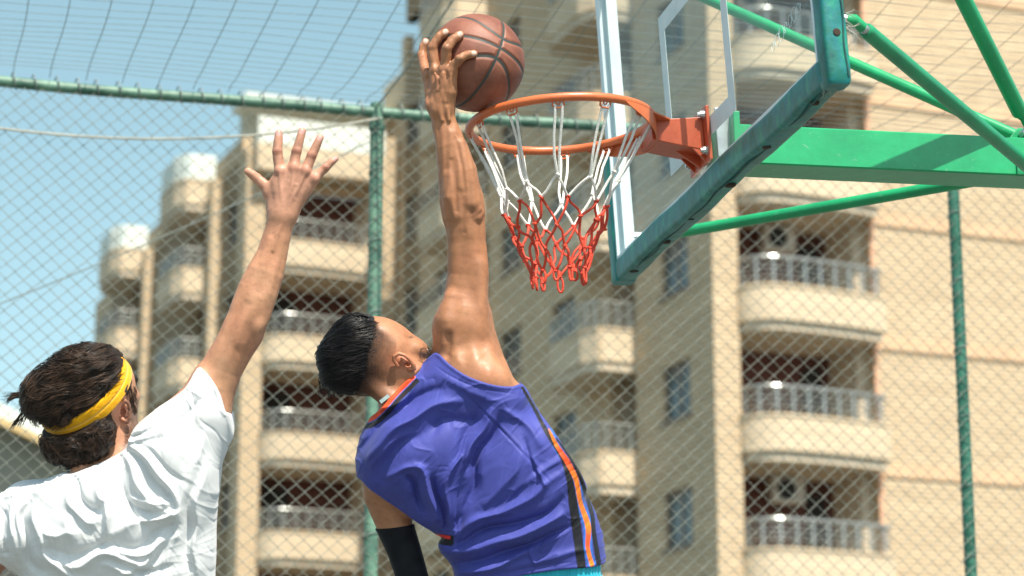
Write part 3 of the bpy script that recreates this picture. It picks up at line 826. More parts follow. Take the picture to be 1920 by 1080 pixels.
def spline(P, closed=False, n=8):
    P = np.array(P, float); m = len(P); out = []
    idx = range(m if closed else m - 1)
    for i in idx:
        if closed: p0, p1, p2, p3 = P[(i - 1) % m], P[i], P[(i + 1) % m], P[(i + 2) % m]
        else: p0, p1, p2, p3 = P[max(i - 1, 0)], P[i], P[i + 1], P[min(i + 2, m - 1)]
        for t in np.arange(n) / n:
            out.append(.5 * ((2 * p1) + (-p0 + p2) * t + (2 * p0 - 5 * p1 + 4 * p2 - p3) * t * t + (-p0 + 3 * p1 - 3 * p2 + p3) * t ** 3))
    if not closed: out.append(P[-1])
    return np.array(out)
def poly_sd(Q, P):
    """signed distance to a closed polygon (negative inside)"""
    d = np.full(len(Q), 1e18); ins = np.zeros(len(Q), bool); n = len(P)
    for i in range(n):
        a, b = P[i], P[(i + 1) % n]; ab = b - a
        t = np.clip((Q - a) @ ab / (ab @ ab + 1e-12), 0, 1); e = Q - a - t[:, None] * ab
        d = np.minimum(d, (e * e).sum(1))
        c = ((a[1] > Q[:, 1]) != (b[1] > Q[:, 1]))
        with np.errstate(divide='ignore', invalid='ignore'):
            xx = (b[0] - a[0]) * (Q[:, 1] - a[1]) / (b[1] - a[1]) + a[0]
        ins ^= c & (Q[:, 0] < xx)
    d = np.sqrt(d); return np.where(ins, -d, d)
def line_d(Q, P):
    """distance to an open polyline and the position 0..1 along it"""
    d = np.full(len(Q), 1e18); pos = np.zeros(len(Q)); n = len(P) - 1
    for i in range(n):
        a, b = P[i], P[i + 1]; ab = b - a
        t = np.clip((Q - a) @ ab / (ab @ ab + 1e-12), 0, 1); e = Q - a - t[:, None] * ab; ee = (e * e).sum(1)
        w = ee < d; d = np.where(w, ee, d); pos = np.where(w, (i + t) / n, pos)
    return np.sqrt(d), pos
class Map2:
    """a field over the picture-parallel plane, tabulated, then looked up with bilinear interpolation"""
    def __init__(s, fn, x0, x1, y0, y1, h=2.0):
        s.x0, s.y0, s.h = x0, y0, h; s.nx, s.ny = int((x1 - x0) / h) + 2, int((y1 - y0) / h) + 2
        X, Y = np.meshgrid(x0 + h * np.arange(s.nx), y0 + h * np.arange(s.ny), indexing='ij')
        s.g = fn(np.c_[X.ravel(), Y.ravel()]).reshape(s.nx, s.ny)
    def __call__(s, x, y):
        u = np.clip((x - s.x0) / s.h, 0, s.nx - 1.001); v = np.clip((y - s.y0) / s.h, 0, s.ny - 1.001)
        i = u.astype(int); j = v.astype(int); fu, fv = u - i, v - j; g = s.g
        return g[i, j] * (1 - fu) * (1 - fv) + g[i + 1, j] * fu * (1 - fv) + g[i, j + 1] * (1 - fu) * fv + g[i + 1, j + 1] * fu * fv
class Puff:
    """rounded volume with a given outline: half thickness T, edge rounding Rr, centre depth yc"""
    def __init__(s, outline, T, Rr, yc=0., closed_n=6, h=2.5):
        P = spline(outline, True, closed_n); s.P = P
        s.T, s.Rr, s.yc = T, Rr, yc; s.c = np.array([(P[:, 0].min() + P[:, 0].max()) / 2, yc, -(P[:, 1].min() + P[:, 1].max()) / 2])
        s.R = math.hypot(P[:, 0].max() - P[:, 0].min(), P[:, 1].max() - P[:, 1].min()) / 2 + T
        m = 90
        s.m = Map2(lambda Q: poly_sd(Q, P), P[:, 0].min() - m, P[:, 0].max() + m, P[:, 1].min() - m, P[:, 1].max() + m, h)
    def __call__(s, Q):
        a = s.m(Q[:, 0], -Q[:, 2]) + s.Rr; b = np.abs(Q[:, 1] - s.yc) - (s.T - s.Rr)
        return np.hypot(np.clip(a, 0, None), np.clip(b, 0, None)) + np.minimum(np.maximum(a, b), 0) - s.Rr
    def front(s, x, y):
        a = np.clip(s.m(x, y) + s.Rr, 0, s.Rr * .999)
        return s.yc - (s.T - s.Rr) - np.sqrt(s.Rr ** 2 - a * a)

def union(items):
    """items: (shape, blend); returns f(Q, centre, radius) that skips far shapes"""
    def f(Q, c=None, rad=None):
        d = np.full(len(Q), 400.0)
        for sh, k in items:
            if c is not None and np.linalg.norm(sh.c - c) > sh.R + rad + 22 + abs(k): continue
            if k < 0: d = smax(d, -sh(Q), -k)            # carve
            else: d = smin(d, sh(Q), k)
        return d
    return f

def sample(fn, lo, hi, h, B=12, slack=1.7):
    lo = np.array(lo, float); hi = np.array(hi, float); nb = np.ceil((hi - lo) / (h * B)).astype(int); n = nb * B + 1
    G = np.empty(n, np.float32)
    I = np.stack(np.meshgrid(*[np.arange(k) for k in nb], indexing='ij'), -1).reshape(-1, 3)
    C = lo + (I + .5) * B * h; rad = B * h * math.sqrt(3) / 2
    dc = np.concatenate([fn(C[i:i + 20000]) for i in range(0, len(C), 20000)])
    o = np.stack(np.meshgrid(*[np.arange(B + 1)] * 3, indexing='ij'), -1).reshape(-1, 3)
    for (i, j, k), c, d in zip(I, C, dc):
        sl = (slice(i * B, i * B + B + 1), slice(j * B, j * B + B + 1), slice(k * B, k * B + B + 1))
        if abs(d) > rad * slack + 3:
            G[i * B:i * B + B + 1, j * B:j * B + B + 1, k * B:k * B + B + 1] = d
    for (i, j, k), c, d in zip(I, C, dc):
        if abs(d) <= rad * slack + 3:
            Q = lo + (np.array([i, j, k]) * B + o) * h
            G[i * B:i * B + B + 1, j * B:j * B + B + 1, k * B:k * B + B + 1] = fn(Q, c, rad).reshape(B + 1, B + 1, B + 1)
    return G, lo
def nets(G, lo, h):
    S = G < 0; nx, ny, nz = G.shape
    cells = np.zeros((nx - 1, ny - 1, nz - 1), bool)
    c8 = [S[a:nx - 1 + a, b:ny - 1 + b, c:nz - 1 + c] for a in (0, 1) for b in (0, 1) for c in (0, 1)]
    cnt = sum(x.astype(np.int8) for x in c8); act = (cnt > 0) & (cnt < 8)
    ids = np.argwhere(act); idx = -np.ones(act.shape, np.int32); idx[tuple(ids.T)] = np.arange(len(ids))
    acc = np.zeros((len(ids), 3)); num = np.zeros(len(ids))
    cor = [(a, b, c) for a in (0, 1) for b in (0, 1) for c in (0, 1)]
    val = {q: G[ids[:, 0] + q[0], ids[:, 1] + q[1], ids[:, 2] + q[2]].astype(float) for q in cor}
    for p in cor:
        for ax in range(3):
            if p[ax]: continue
            q = list(p); q[ax] = 1; q = tuple(q); a, b = val[p], val[q]; m = (a < 0) != (b < 0)
            t = np.where(m, a / np.where(m, a - b, 1), 0); e = np.tile(np.array(p, float), (len(ids), 1)); e[:, ax] = t
            acc += e * m[:, None]; num += m
    V = lo + (ids + acc / num[:, None]) * h
    quads = []
    for ax in range(3):
        sl0 = [slice(None)] * 3; sl1 = [slice(None)] * 3; sl0[ax] = slice(0, -1); sl1[ax] = slice(1, None)
        a, b = S[tuple(sl0)], S[tuple(sl1)]; e = np.argwhere(a != b)
        u, v = [(1, 2), (2, 0), (0, 1)][ax]
        e = e[(e[:, u] > 0) & (e[:, v] > 0) & (e[:, u] < G.shape[u] - 1) & (e[:, v] < G.shape[v] - 1)]
        s0 = a[tuple(e.T)]
        def at(du, dv):
            w = e.copy(); w[:, u] -= du; w[:, v] -= dv; return idx[tuple(w.T)]
        q = np.c_[at(0, 0), at(1, 0), at(1, 1), at(0, 1)]
        q = np.where(s0[:, None], q[:, ::-1], q)
        quads.append(q[:, ::-1])
    return V, np.concatenate(quads)
def mesh_obj(name, V, Fq, d0, mat, parent=None, colors=None, relax=0, fn=None):
    if fn is not None:                       # pull vertices exactly onto the surface
        key = np.floor(V / 26).astype(np.int64); key = (key[:, 0] * 4001 + key[:, 1]) * 4001 + key[:, 2]
        od = np.argsort(key, kind='stable'); cut = np.flatnonzero(np.diff(key[od])) + 1; V = V.copy(); e = .8; E3 = np.eye(3) * e
        for ch in np.split(od, cut):
            v = V[ch]; c = (v.min(0) + v.max(0)) / 2; m_ = len(v)
            d = fn(np.concatenate([v] + [v + E3[k] for k in range(3)]), c, 26)
            d0_ = d[:m_]; g = np.stack([(d[m_ * (k + 1):m_ * (k + 2)] - d0_) / e for k in range(3)], 1)
            gn = (g * g).sum(1) + .05; st = (d0_ / gn)[:, None] * g; L = np.linalg.norm(st, axis=1); st *= np.minimum(1, 1.2 / (L + 1e-9))[:, None]; V[ch] = v - st
    W = to_world(V, d0)
    me = bpy.data.meshes.new(name); me.vertices.add(len(W)); me.vertices.foreach_set('co', W.ravel())
    me.loops.add(Fq.size); me.loops.foreach_set('vertex_index', Fq.ravel().astype(np.int32))
    me.polygons.add(len(Fq)); me.polygons.foreach_set('loop_start', np.arange(0, Fq.size, 4, dtype=np.int32)); me.polygons.foreach_set('loop_total', np.full(len(Fq), 4, np.int32))
    me.polygons.foreach_set('use_smooth', np.ones(len(Fq), bool)); me.update(); me.validate()
    if colors is not None:
        at = me.color_attributes.new('pattern', 'FLOAT_COLOR', 'POINT'); C4 = colors if colors.shape[1] == 4 else np.c_[colors, np.zeros(len(colors))]; at.data.foreach_set('color', C4.ravel().astype(np.float32))
    me.materials.append(mat)
    o = bpy.data.objects.new(name, me); COL.objects.link(o)
    if parent is not None: o.parent = parent; o.matrix_parent_inverse = parent.matrix_basis.inverted()
    return o
def solid(name, fn, lo, hi, h, d0, mat, parent, color=None, slack=1.7):
    G, l = sample(fn, lo, hi, h, slack=slack); V, Q = nets(G, l, h)
    V2 = V
    return mesh_obj(name, V2, Q, d0, mat, parent, None if color is None else color(V2), fn=fn)

def vnoise(P, sc_, seed=0, oct=3):
    """cheap smooth noise: sums of rotated sines, about -1..1"""
    rs = np.random.RandomState(seed); out = np.zeros(len(P)); a = 1.; tot = 0
    for o in range(oct):
        for k in range(5):
            w = rs.randn(P.shape[1]); w /= np.linalg.norm(w); out += a * np.sin((P @ w) * (2 * math.pi / sc_) * (2 ** o) * rs.uniform(.7, 1.4) + rs.uniform(0, 6.3)) / 2.2
        tot += a; a *= .5
    return out / tot
def ridges(Q, sc_, seed, ang, st=.35, p=5):
    a = R(ang); U = np.c_[Q[:, 0] * math.cos(a) - Q[:, 1] * math.sin(a), Q[:, 0] * math.sin(a) + Q[:, 1] * math.cos(a)]   # ang: how far the creases are turned
    U = U * np.array([st, 1]); return (1 - np.abs(vnoise(U, sc_, seed, 1))) ** p
def sstep(a, b, x):
    t = np.clip((x - a) / (b - a), 0, 1); return t * t * (3 - 2 * t)

def attr_mat(name, rough=.5, sss=0., bump=0., bscale=300, bdist=.001, var=0., vscale=30, sheen=0., weave=0., spec=.5, rvar=0.):
    m, t, b = nt(name)
    at = N(t, 'ShaderNodeAttribute'); at.attribute_name = 'pattern'
    last = at.outputs['Color']; co = N(t, 'ShaderNodeTexCoord')
    if var:
        n1 = N(t, 'ShaderNodeTexNoise', Scale=vscale, Detail=7, Roughness=.65); t.links.new(co.outputs['Object'], n1.inputs['Vector'])
        mr = N(t, 'ShaderNodeMapRange'); mr.inputs[1].default_value = .3; mr.inputs[2].default_value = .7; mr.inputs[3].default_value = 1 - var; mr.inputs[4].default_value = 1 + var
        h_ = N(t, 'ShaderNodeHueSaturation'); t.links.new(n1.outputs['Fac'], mr.inputs[0]); t.links.new(mr.outputs[0], h_.inputs['Value']); t.links.new(last, h_.inputs['Color']); last = h_.outputs[0]
    t.links.new(last, b.inputs['Base Color']); b.inputs['Roughness'].default_value = rough; b.inputs['Specular IOR Level'].default_value = spec
    if rvar:
        n4 = N(t, 'ShaderNodeTexNoise', Scale=45, Detail=5); t.links.new(co.outputs['Object'], n4.inputs['Vector'])
        m4 = N(t, 'ShaderNodeMapRange'); m4.inputs[1].default_value = .35; m4.inputs[2].default_value = .65; m4.inputs[3].default_value = rough - rvar; m4.inputs[4].default_value = rough + rvar
        t.links.new(n4.outputs['Fac'], m4.inputs[0]); t.links.new(m4.outputs[0], b.inputs['Roughness'])
    if rvar:
        m5 = N(t, 'ShaderNodeMapRange'); m5.inputs[3].default_value = spec; m5.inputs[4].default_value = .04
        t.links.new(at.outputs['Alpha'], m5.inputs[0]); t.links.new(m5.outputs[0], b.inputs['Specular IOR Level'])
    if sss:
        b.inputs['Subsurface Weight'].default_value = sss; b.inputs['Subsurface Radius'].default_value = (1, .35, .2); b.inputs['Subsurface Scale'].default_value = .006
    if sheen: b.inputs['Sheen Weight'].default_value = sheen; b.inputs['Sheen Roughness'].default_value = .4
    if bump:
        n2 = N(t, 'ShaderNodeTexNoise', Scale=bscale, Detail=3); t.links.new(co.outputs['Object'], n2.inputs['Vector'])
        bp = N(t, 'ShaderNodeBump', Strength=bump, Distance=bdist); t.links.new(n2.outputs['Fac'], bp.inputs['Height']); t.links.new(bp.outputs[0], b.inputs['Normal'])
    return m
M_skin = attr_mat('skin', .52, .07, .38, 330, .0011, .17, 34, rvar=.12)
M_knit = attr_mat('jersey_knit', .62, 0, .35, 900, .0008, .07, 60, sheen=.08, spec=.3)
M_cotton = attr_mat('cotton', .85, 0, .3, 700, .0008, .03, 40, sheen=.15, spec=.2)

def hair_strands(name, curves, radii, d0, mat, parent, n=4):
    """many thin tapered locks as one mesh; curves: list of (k,3) arrays in modelling units"""
    s_ = unit(d0); VV, FF, off = [], [], 0
    ang = np.arange(n) * 2 * math.pi / n
    for c, r in zip(curves, radii):
        m = len(c); T = np.gradient(c, axis=0); T /= np.linalg.norm(T, axis=1)[:, None] + 1e-9
        A = np.cross(T, [0.1, 1, .05]); A /= np.linalg.norm(A, axis=1)[:, None] + 1e-9; Bn = np.cross(T, A)
        prof = r * np.minimum(1, np.minimum(np.linspace(.5, 4, m), np.linspace(3.2, .12, m)))
        V = c[:, None] + prof[:, None, None] * (A[:, None] * np.cos(ang)[None, :, None] + Bn[:, None] * np.sin(ang)[None, :, None])
        VV.append(V.reshape(-1, 3)); i = np.arange(m - 1)[:, None] * n; j = np.arange(n)[None]; k = (j + 1) % n
        FF.append((np.stack([i + j, i + k, i + n + k, i + n + j], -1).reshape(-1, 4)) + off); off += m * n
    return mesh_obj(name, np.concatenate(VV), np.concatenate(FF), d0, mat, parent)
def lock(cur, rad_, rs, g_, n_, spread, r0, r1, tip=.15):
    """a lock of hair: n_ strands gathered round a guide curve and closing at its tip"""
    g_ = np.array(g_); m = len(g_)
    if m < 5: return
    t_ = np.linspace(0, 1, m)[:, None]; w = np.sin(np.clip(t_ * .8 + .2, 0, 1) * math.pi) ** .6 * (1 - t_) ** .35 + tip * (1 - t_)
    for _ in range(n_):
        o = rs.randn(3) * np.array([1, .55, 1]) * spread; ph = rs.uniform(0, 6.3)
        k = rs.randint(max(5, int(m * .7)), m + 1); c = g_ + o * w + np.array([.4, 0, .6]) * np.sin(t_ * 7 + ph) * spread * .12
        cur.append(c[:k]); rad_.append(rs.uniform(r0, r1))
def hair_mat(name, c1, c2, rough=.28):
    m, t, b = nt(name)
    co = N(t, 'ShaderNodeTexCoord'); n1 = N(t, 'ShaderNodeTexNoise', Scale=45, Detail=6); t.links.new(co.outputs['Object'], n1.inputs['Vector'])
    cr = N(t, 'ShaderNodeValToRGB'); cr.color_ramp.elements[0].color = rgb(c1); cr.color_ramp.elements[1].color = rgb(c2); cr.color_ramp.elements[0].position = .35; cr.color_ramp.elements[1].position = .7
    t.links.new(n1.outputs['Fac'], cr.inputs[0]); t.links.new(cr.outputs[0], b.inputs['Base Color']); b.inputs['Roughness'].default_value = rough
    b.inputs['Specular IOR Level'].default_value = .38
    return m

# ================================================================ BALL
BALL_D = 6.05
Bc = to_world(np.array([[892., 0, -118.]]), BALL_D)[0]; BR = .1237
e1 = np.array([.50, -.838, .217]); e1 /= np.linalg.norm(e1)
tt = np.array([.886, .408, -.464]); e2 = tt - e1 * tt.dot(e1); e2 /= np.linalg.norm(e2); e3 = np.cross(e1, e2)
camB = np.c_[CR, CF, CU]
BM3 = camB @ np.c_[e1, e2, e3]
me = bpy.data.meshes.new('basketball')
g = MB(); nu, nv = 96, 48; V = []; f = []
for i in range(nv + 1):
    ph = math.pi * i / nv
    for j in range(nu): V.append((BR * math.sin(ph) * math.cos(2 * math.pi * j / nu), BR * math.sin(ph) * math.sin(2 * math.pi * j / nu), BR * math.cos(ph)))
for i in range(nv):
    for j in range(nu): f.append((i * nu + j, (i + 1) * nu + j, (i + 1) * nu + (j + 1) % nu, i * nu + (j + 1) % nu))
g.add(V, f)
m, t, b = nt('ball_leather')
co = N(t, 'ShaderNodeTexCoord'); sp = N(t, 'ShaderNodeSeparateXYZ'); nrm = N(t, 'ShaderNodeVectorMath', operation='NORMALIZE')
t.links.new(co.outputs['Object'], nrm.inputs[0]); t.links.new(nrm.outputs[0], sp.inputs[0])
def MA(op, a, b_=None, c=None):
    n = N(t, 'ShaderNodeMath', operation=op)
    for i, v in enumerate((a, b_, c)):
        if v is None: continue
        if isinstance(v, (int, float)): n.inputs[i].default_value = v
        else: t.links.new(v, n.inputs[i])
    return n.outputs[0]
az = MA('ABSOLUTE', sp.outputs[2]); ay = MA('ABSOLUTE', sp.outputs[1])
crv = MA('SQRT', MA('MULTIPLY_ADD', MA('MULTIPLY', sp.outputs[1], sp.outputs[1]), .46, .056))
dC = MA('MULTIPLY', MA('ABSOLUTE', MA('SUBTRACT', az, crv)), .85)
dm = MA('MINIMUM', MA('MINIMUM', az, ay), dC)
seam = N(t, 'ShaderNodeMapRange'); seam.interpolation_type = 'SMOOTHSTEP'; seam.inputs[1].default_value = .020; seam.inputs[2].default_value = .034; t.links.new(dm, seam.inputs[0])
groove = N(t, 'ShaderNodeMapRange'); groove.interpolation_type = 'SMOOTHSTEP'; groove.inputs[1].default_value = .012; groove.inputs[2].default_value = .075; t.links.new(dm, groove.inputs[0])
n1 = N(t, 'ShaderNodeTexNoise', Scale=14, Detail=8, Roughness=.7); t.links.new(co.outputs['Object'], n1.inputs['Vector'])
cr = N(t, 'ShaderNodeValToRGB'); e = cr.color_ramp.elements; e[0].position = .3; e[0].color = rgb((.15, .046, .027)); e[1].position = .72; e[1].color = rgb((.30, .115, .072))
t.links.new(n1.outputs['Fac'], cr.inputs[0])
mx = N(t, 'ShaderNodeMixRGB'); mx.inputs[1].default_value = rgb((.035, .045, .042)); t.links.new(seam.outputs[0], mx.inputs[0]); t.links.new(cr.outputs[0], mx.inputs[2]); t.links.new(mx.outputs[0], b.inputs['Base Color'])
b.inputs['Roughness'].default_value = .55
vo = N(t, 'ShaderNodeTexVoronoi', Scale=420); t.links.new(co.outputs['Object'], vo.inputs['Vector'])
hh = MA('ADD', MA('MULTIPLY', vo.outputs['Distance'], -.22), MA('MULTIPLY', groove.outputs[0], 1.6))
bp = N(t, 'ShaderNodeBump', Strength=.8, Distance=.0022); t.links.new(hh, bp.inputs['Height']); t.links.new(bp.outputs[0], b.inputs['Normal'])
ball = g.build('basketball', m, None, smooth=True)
ball.matrix_world = Matrix.Translation(Vector(Bc)) @ Matrix([[*BM3[0]], [*BM3[1]], [*BM3[2]]]).to_4x4()
tag(ball, 'worn brown leather basketball with black seams gripped above the orange rim', 'basketball')

# ================================================================ PERSON IN THE BLUE JERSEY
D1 = 5.95
s1 = unit(D1)
P1 = tag(empty('person', tuple(to_world(np.array([[1020., 0, -1720.]]), D1)[0])), 'person in violet blue sleeveless jersey seen from behind, dunking the ball with one hand', 'person')
BDY = (BALL_D - D1) / s1
BRU = BR / s1
bc = pt(892, 118, BDY)
def onball(x, y, r, gap=-1.0):
    D = BRU + r + gap; dy = 0.
    for _ in range(4):
        p = pt(x, y, dy); q = (p[0] - bc[0]) ** 2 + (p[2] - bc[2]) ** 2
        dy = BDY - math.sqrt(max(D * D - q, 0))
    return (x, y, dy, r)
torso = Puff([(690, 800), (674, 842), (671, 885), (690, 918), (722, 936), (782, 976), (832, 1004), (828, 1024), (850, 1062), (866, 1110), (905, 1190), (1095, 1180), (1128, 1100), (1131, 1048), (1118, 982),
              (1086, 902), (1050, 845), (1006, 772), (977, 725), (944, 678), (925, 640), (880, 625), (834, 640), (818, 662), (796, 682), (760, 722), (722, 757)], 84, 82, 6)
arm = Cone([(876, 690, 2, 62), (871, 640, 0, 53.5), (868, 613, 0, 51), (871, 588, 0, 47.5), (873, 560, 0, 42.5), (878, 517, 0, 38), (876, 469, 0, 37), (874, 436, 0, 35.5)], .86)
fore = Cone([(874, 436, 0, 35.5), (869, 402, 0, 40), (864, 372, 0, 41), (858, 324, 0, 36.5), (846, 276, 0, 29.5), (834, 236, 2, 23.5), (828, 205, 4, 21.5)], .84)
RGitems = [(torso, 0), (Ell((868, 618, -8), (52, 44, 60), 4), 18), (arm, 26), (fore, 6)]
# muscles and joints of the raised arm
RGitems += [(Cone([(846, 640, -30, 14), (842, 600, -31, 18), (846, 560, -24, 12)]), 18), (Cone([(893, 620, -30, 14), (897, 560, -24, 13), (896, 500, -17, 10)]), 18),
            (Cone([(846, 330, -22, 8), (846, 370, -24, 11), (856, 405, -21, 8)]), 12), (Cone([(884, 380, -23, 12), (876, 320, -21, 11), (862, 270, -15, 7)]), 12),
            (Cone([(866, 350, -26, 7), (858, 300, -21, 6), (848, 250, -16, 4)]), 9), (Cone([(895, 406, -18, 9), (898, 398, -18, 8)]), 9),
            (Cone([(884, 412, -37, 2), (898, 404, -32, 3), (906, 396, -24, 3)]), -5), (Cone([(869, 424, -35, 1.5), (871, 436, -34, 2)]), -4),
            (Cone([(836, 664, -52, 4), (840, 646, -51, 2), (840, 628, -50, 1)]), -18), 
            (Cone([(856, 395, -36, 2), (852, 350, -36, 2.5), (846, 300, -29, 2)]), -6), (Cone([(872, 360, -38, 2), (866, 310, -33, 2.2), (854, 260, -25, 2)]), -5)]
# scapula / lat seen above the jersey
RGitems += [(Ell((915, 715, -48), (50, 36, 40), -30), 22), (Ell((945, 765, -30), (30, 50, 50), -45), 20)]
# hand on the ball
w_ = (828, 205, 4, 20)
pm = [onball(803, 146, 11), onball(817, 136, 12), onball(832, 134, 12), onball(846, 138, 11)]
HANDK = 9
RGitems += [(Cone([w_, (812, 178, 14, 15), pm[0]]), 10), (Cone([w_, (822, 172, 2, 16), pm[1]]), HANDK), (Cone([w_, (834, 172, -6, 16), pm[2]]), HANDK), (Cone([w_, (843, 172, -10, 14), pm[3]]), HANDK)]
RGitems += [(Cone([w_, (812, 184, 24, 13), (806, 166, 58, 11)]), 9), (Cone([(806, 166, 58, 10.5), onball(806, 150, 9)[:2] + (BDY + 20, 9), (818, 134, BDY + 58, 8)]), 4)]
fing = [[pm[0], onball(797, 128, 9.6), onball(791.5, 102, 9.0), onball(794, 88, 8.2), onball(798, 79, 7.4)],
        [pm[1], onball(814, 118, 10), (811, 88, onball(811, 88, 9)[2] - 9, 9.4), (824, 69, onball(824, 69, 9)[2] - 3, 8.6), onball(835, 61, 7.8)],
        [pm[2], onball(835, 120, 10), (838, 90, onball(838, 90, 9)[2] - 9, 9.4), (851, 73, onball(851, 73, 9)[2] - 3, 8.6), onball(862, 65.5, 7.8)],
        [pm[3], (850, 124, onball(850, 124, 9)[2] - 3, 9.2), (862, 110, onball(862, 110, 9)[2] - 6, 8.4), (877, 102.5, onball(877, 102, 8)[2] - 2, 7.8), onball(888, 101, 7.2)]]
for q in fing: RGitems.append((Cone(q), 3.5))
for (x, y) in ((803, 140), (816, 130), (832, 128), (846, 132)):
    d = onball(x, y, 11)[2]; RGitems.append((Ell((x, y, d - 8), (6.5, 5.5, 7.5)), 6))
for q in fing:
    x, y, d, r = q[2]; RGitems.append((Ell((x, y, d - 3), (r * .88, r * .76, r * .7)), 4))
for q in ([(826, 190, -16, 2.5), (820, 160, -14, 2.6), (816, 138, -16, 2.2)], [(832, 190, -18, 2.5), (831, 160, -20, 2.8), (832, 138, -21, 2.4)], [(838, 190, -18, 2.5), (842, 162, -23, 2.6), (846, 140, -26, 2.2)],
          [(822, 168, -17, 2), (828, 158, -20, 2), (825, 148, -20, 1.8), (828, 140, -20, 1.6)], [(829, 225, -17, 4), (824, 200, -16, 4), (830, 188, -17, 3)], [(842, 225, -17, 4), (838, 202, -17, 4)]):
    RGitems.append((Cone(q), 4.5))
RGitems.append((Ell((808, 196, 6), (11, 12, 12)), 8))
# left arm, hanging beside the body
larm = Cone([(735, 880, 22, 46), (722, 925, 24, 42), (738, 980, 22, 34), (757, 1030, 16, 30), (774, 1085, 8, 28), (795, 1150, -10, 27), (840, 1230, -30, 24), (880, 1300, -50, 19), (890, 1330, -55, 17)], .92)
RGitems.append((larm, 14))
for k, q in enumerate(([(898, 1350, -58, 13), (905, 1385, -62, 8)], [(886, 1350, -60, 12), (892, 1392, -66, 8)], [(876, 1348, -56, 12), (880, 1388, -62, 8)], [(908, 1345, -54, 11), (920, 1374, -58, 7)], [(872, 1335, -70, 10), (862, 1362, -80, 8)])):
    RGitems.append((Cone([(890, 1325, -55, 14)] + q), 5))
# neck and head
RGitems += [(Cone([(742, 702, 6, 50), (768, 752, 6, 56), (800, 800, 6, 60)]), 16), (Cone([(690, 716, -22, 18), (735, 752, -40, 18), (780, 790, -50, 16)]), 14),
            (Ell((692, 668, 10), (90, 66, 75), 8), 16), (Ell((740, 661, 14), (56, 52, 44), -28), 14), (Ell((715, 627, 14), (42, 50, 27), -16), 10),
            (Ell((748, 625, 22), (14, 26, 9), -34), 8), (Ell((783, 654, 12), (24, 34, 17), -38), 14), (Cone([(762, 632, 34, 4), (772, 637, 36, 4)]), 8),
            (Ell((768, 700, -14), (42, 34, 28), -20), 14)]
# ear: rim, lobe, hollow
ey = -50
RGitems += [(Ell((757, 680, ey + 9), (21, 9, 12), -36), 4), (Cone([(746, 686, ey - 3, 3.2), (739, 676, ey - 6, 3.6), (739, 668, ey - 7, 3.8), (748, 663, ey - 7, 3.6), (758, 666, ey - 7, 3.4), (767, 673, ey - 6, 3.4), (775, 684, ey - 4, 4.2), (776, 691, ey - 2, 4.6), (768, 692, ey, 4)]), 3),
            (Cone([(752, 672, ey - 3, 2.4), (760, 678, ey - 4, 2.6), (757, 684, ey - 3, 2.2)]), 2), (Ell((763, 683, ey + 1), (6.5, 6, 4), -40), -2)]
# hips and legs, below the picture
hips = Puff([(880, 1060), (985, 985), (1100, 985), (1126, 1080), (1130, 1180), (1120, 1250), (930, 1250), (890, 1180)], 78, 70, 6)
RGitems += [(hips, 20), (Cone([(965, 1200, 20, 68), (985, 1400, 60, 50), (990, 1440, 60, 42), (975, 1600, -40, 36), (965, 1740, -120, 22), (965, 1755, -125, 22)]), 20), (Cone([(975, 1755, -128, 22), (985, 1790, -60, 16)]), 8),
            (Cone([(1070, 1200, 10, 68), (1100, 1400, 0, 50), (1105, 1440, 0, 42), (1115, 1590, -90, 36), (1120, 1720, -170, 22)]), 20), (Cone([(1120, 1725, -172, 22), (1130, 1765, -110, 16)]), 8)]
clip1 = spline([(664, 782), (690, 783), (716, 764), (742, 734), (764, 712), (786, 688), (806, 668), (821, 661), (846, 682), (880, 703), (925, 718), (958, 722), (982, 722), (1012, 770), (1060, 840), (1096, 900), (1128, 980), (1140, 1046),
                (1120, 1056), (1060, 1058), (1000, 1066), (930, 1080), (880, 1094), (862, 1104), (845, 1080), (815, 1030), (815, 1002), (780, 976), (722, 934), (694, 914), (676, 898), (655, 890), (655, 840)], True, 5)
jclip = Map2(lambda Q: poly_sd(Q, clip1), 600, 1200, 600, 1150, 1.5)
RG0 = union(RGitems)
def sinew(Q):
    y = -Q[:, 2]; S = Q * np.array([1, 1, .22])
    fo = sstep(190, 240, y) * sstep(450, 400, y); up_ = sstep(400, 450, y) * sstep(800, 690, y) * sstep(800, 830, Q[:, 0]); ha = sstep(215, 190, y)
    return fo * .75 * vnoise(S, 17, 101, 1) + up_ * 1.3 * vnoise(S, 36, 102, 1) + ha * .45 * vnoise(S, 8, 103, 1)
def RG(Q, c=None, rad=None):
    d = RG0(Q, c, rad)
    if c is not None and -c[2] + rad < 640: return d + sinew(Q)
    d = d + sinew(Q); y = -Q[:, 2]; cl = jclip(Q[:, 0], y)
    return d + 13 * sstep(-2, -14, cl) + 10 * sstep(1038, 1048, y) * sstep(1384, 1370, y) * sstep(-14, -2, cl)
hairline = spline([(704, 598), (698, 622), (690, 648), (684, 672), (682, 698), (672, 720), (652, 742)], False, 8)
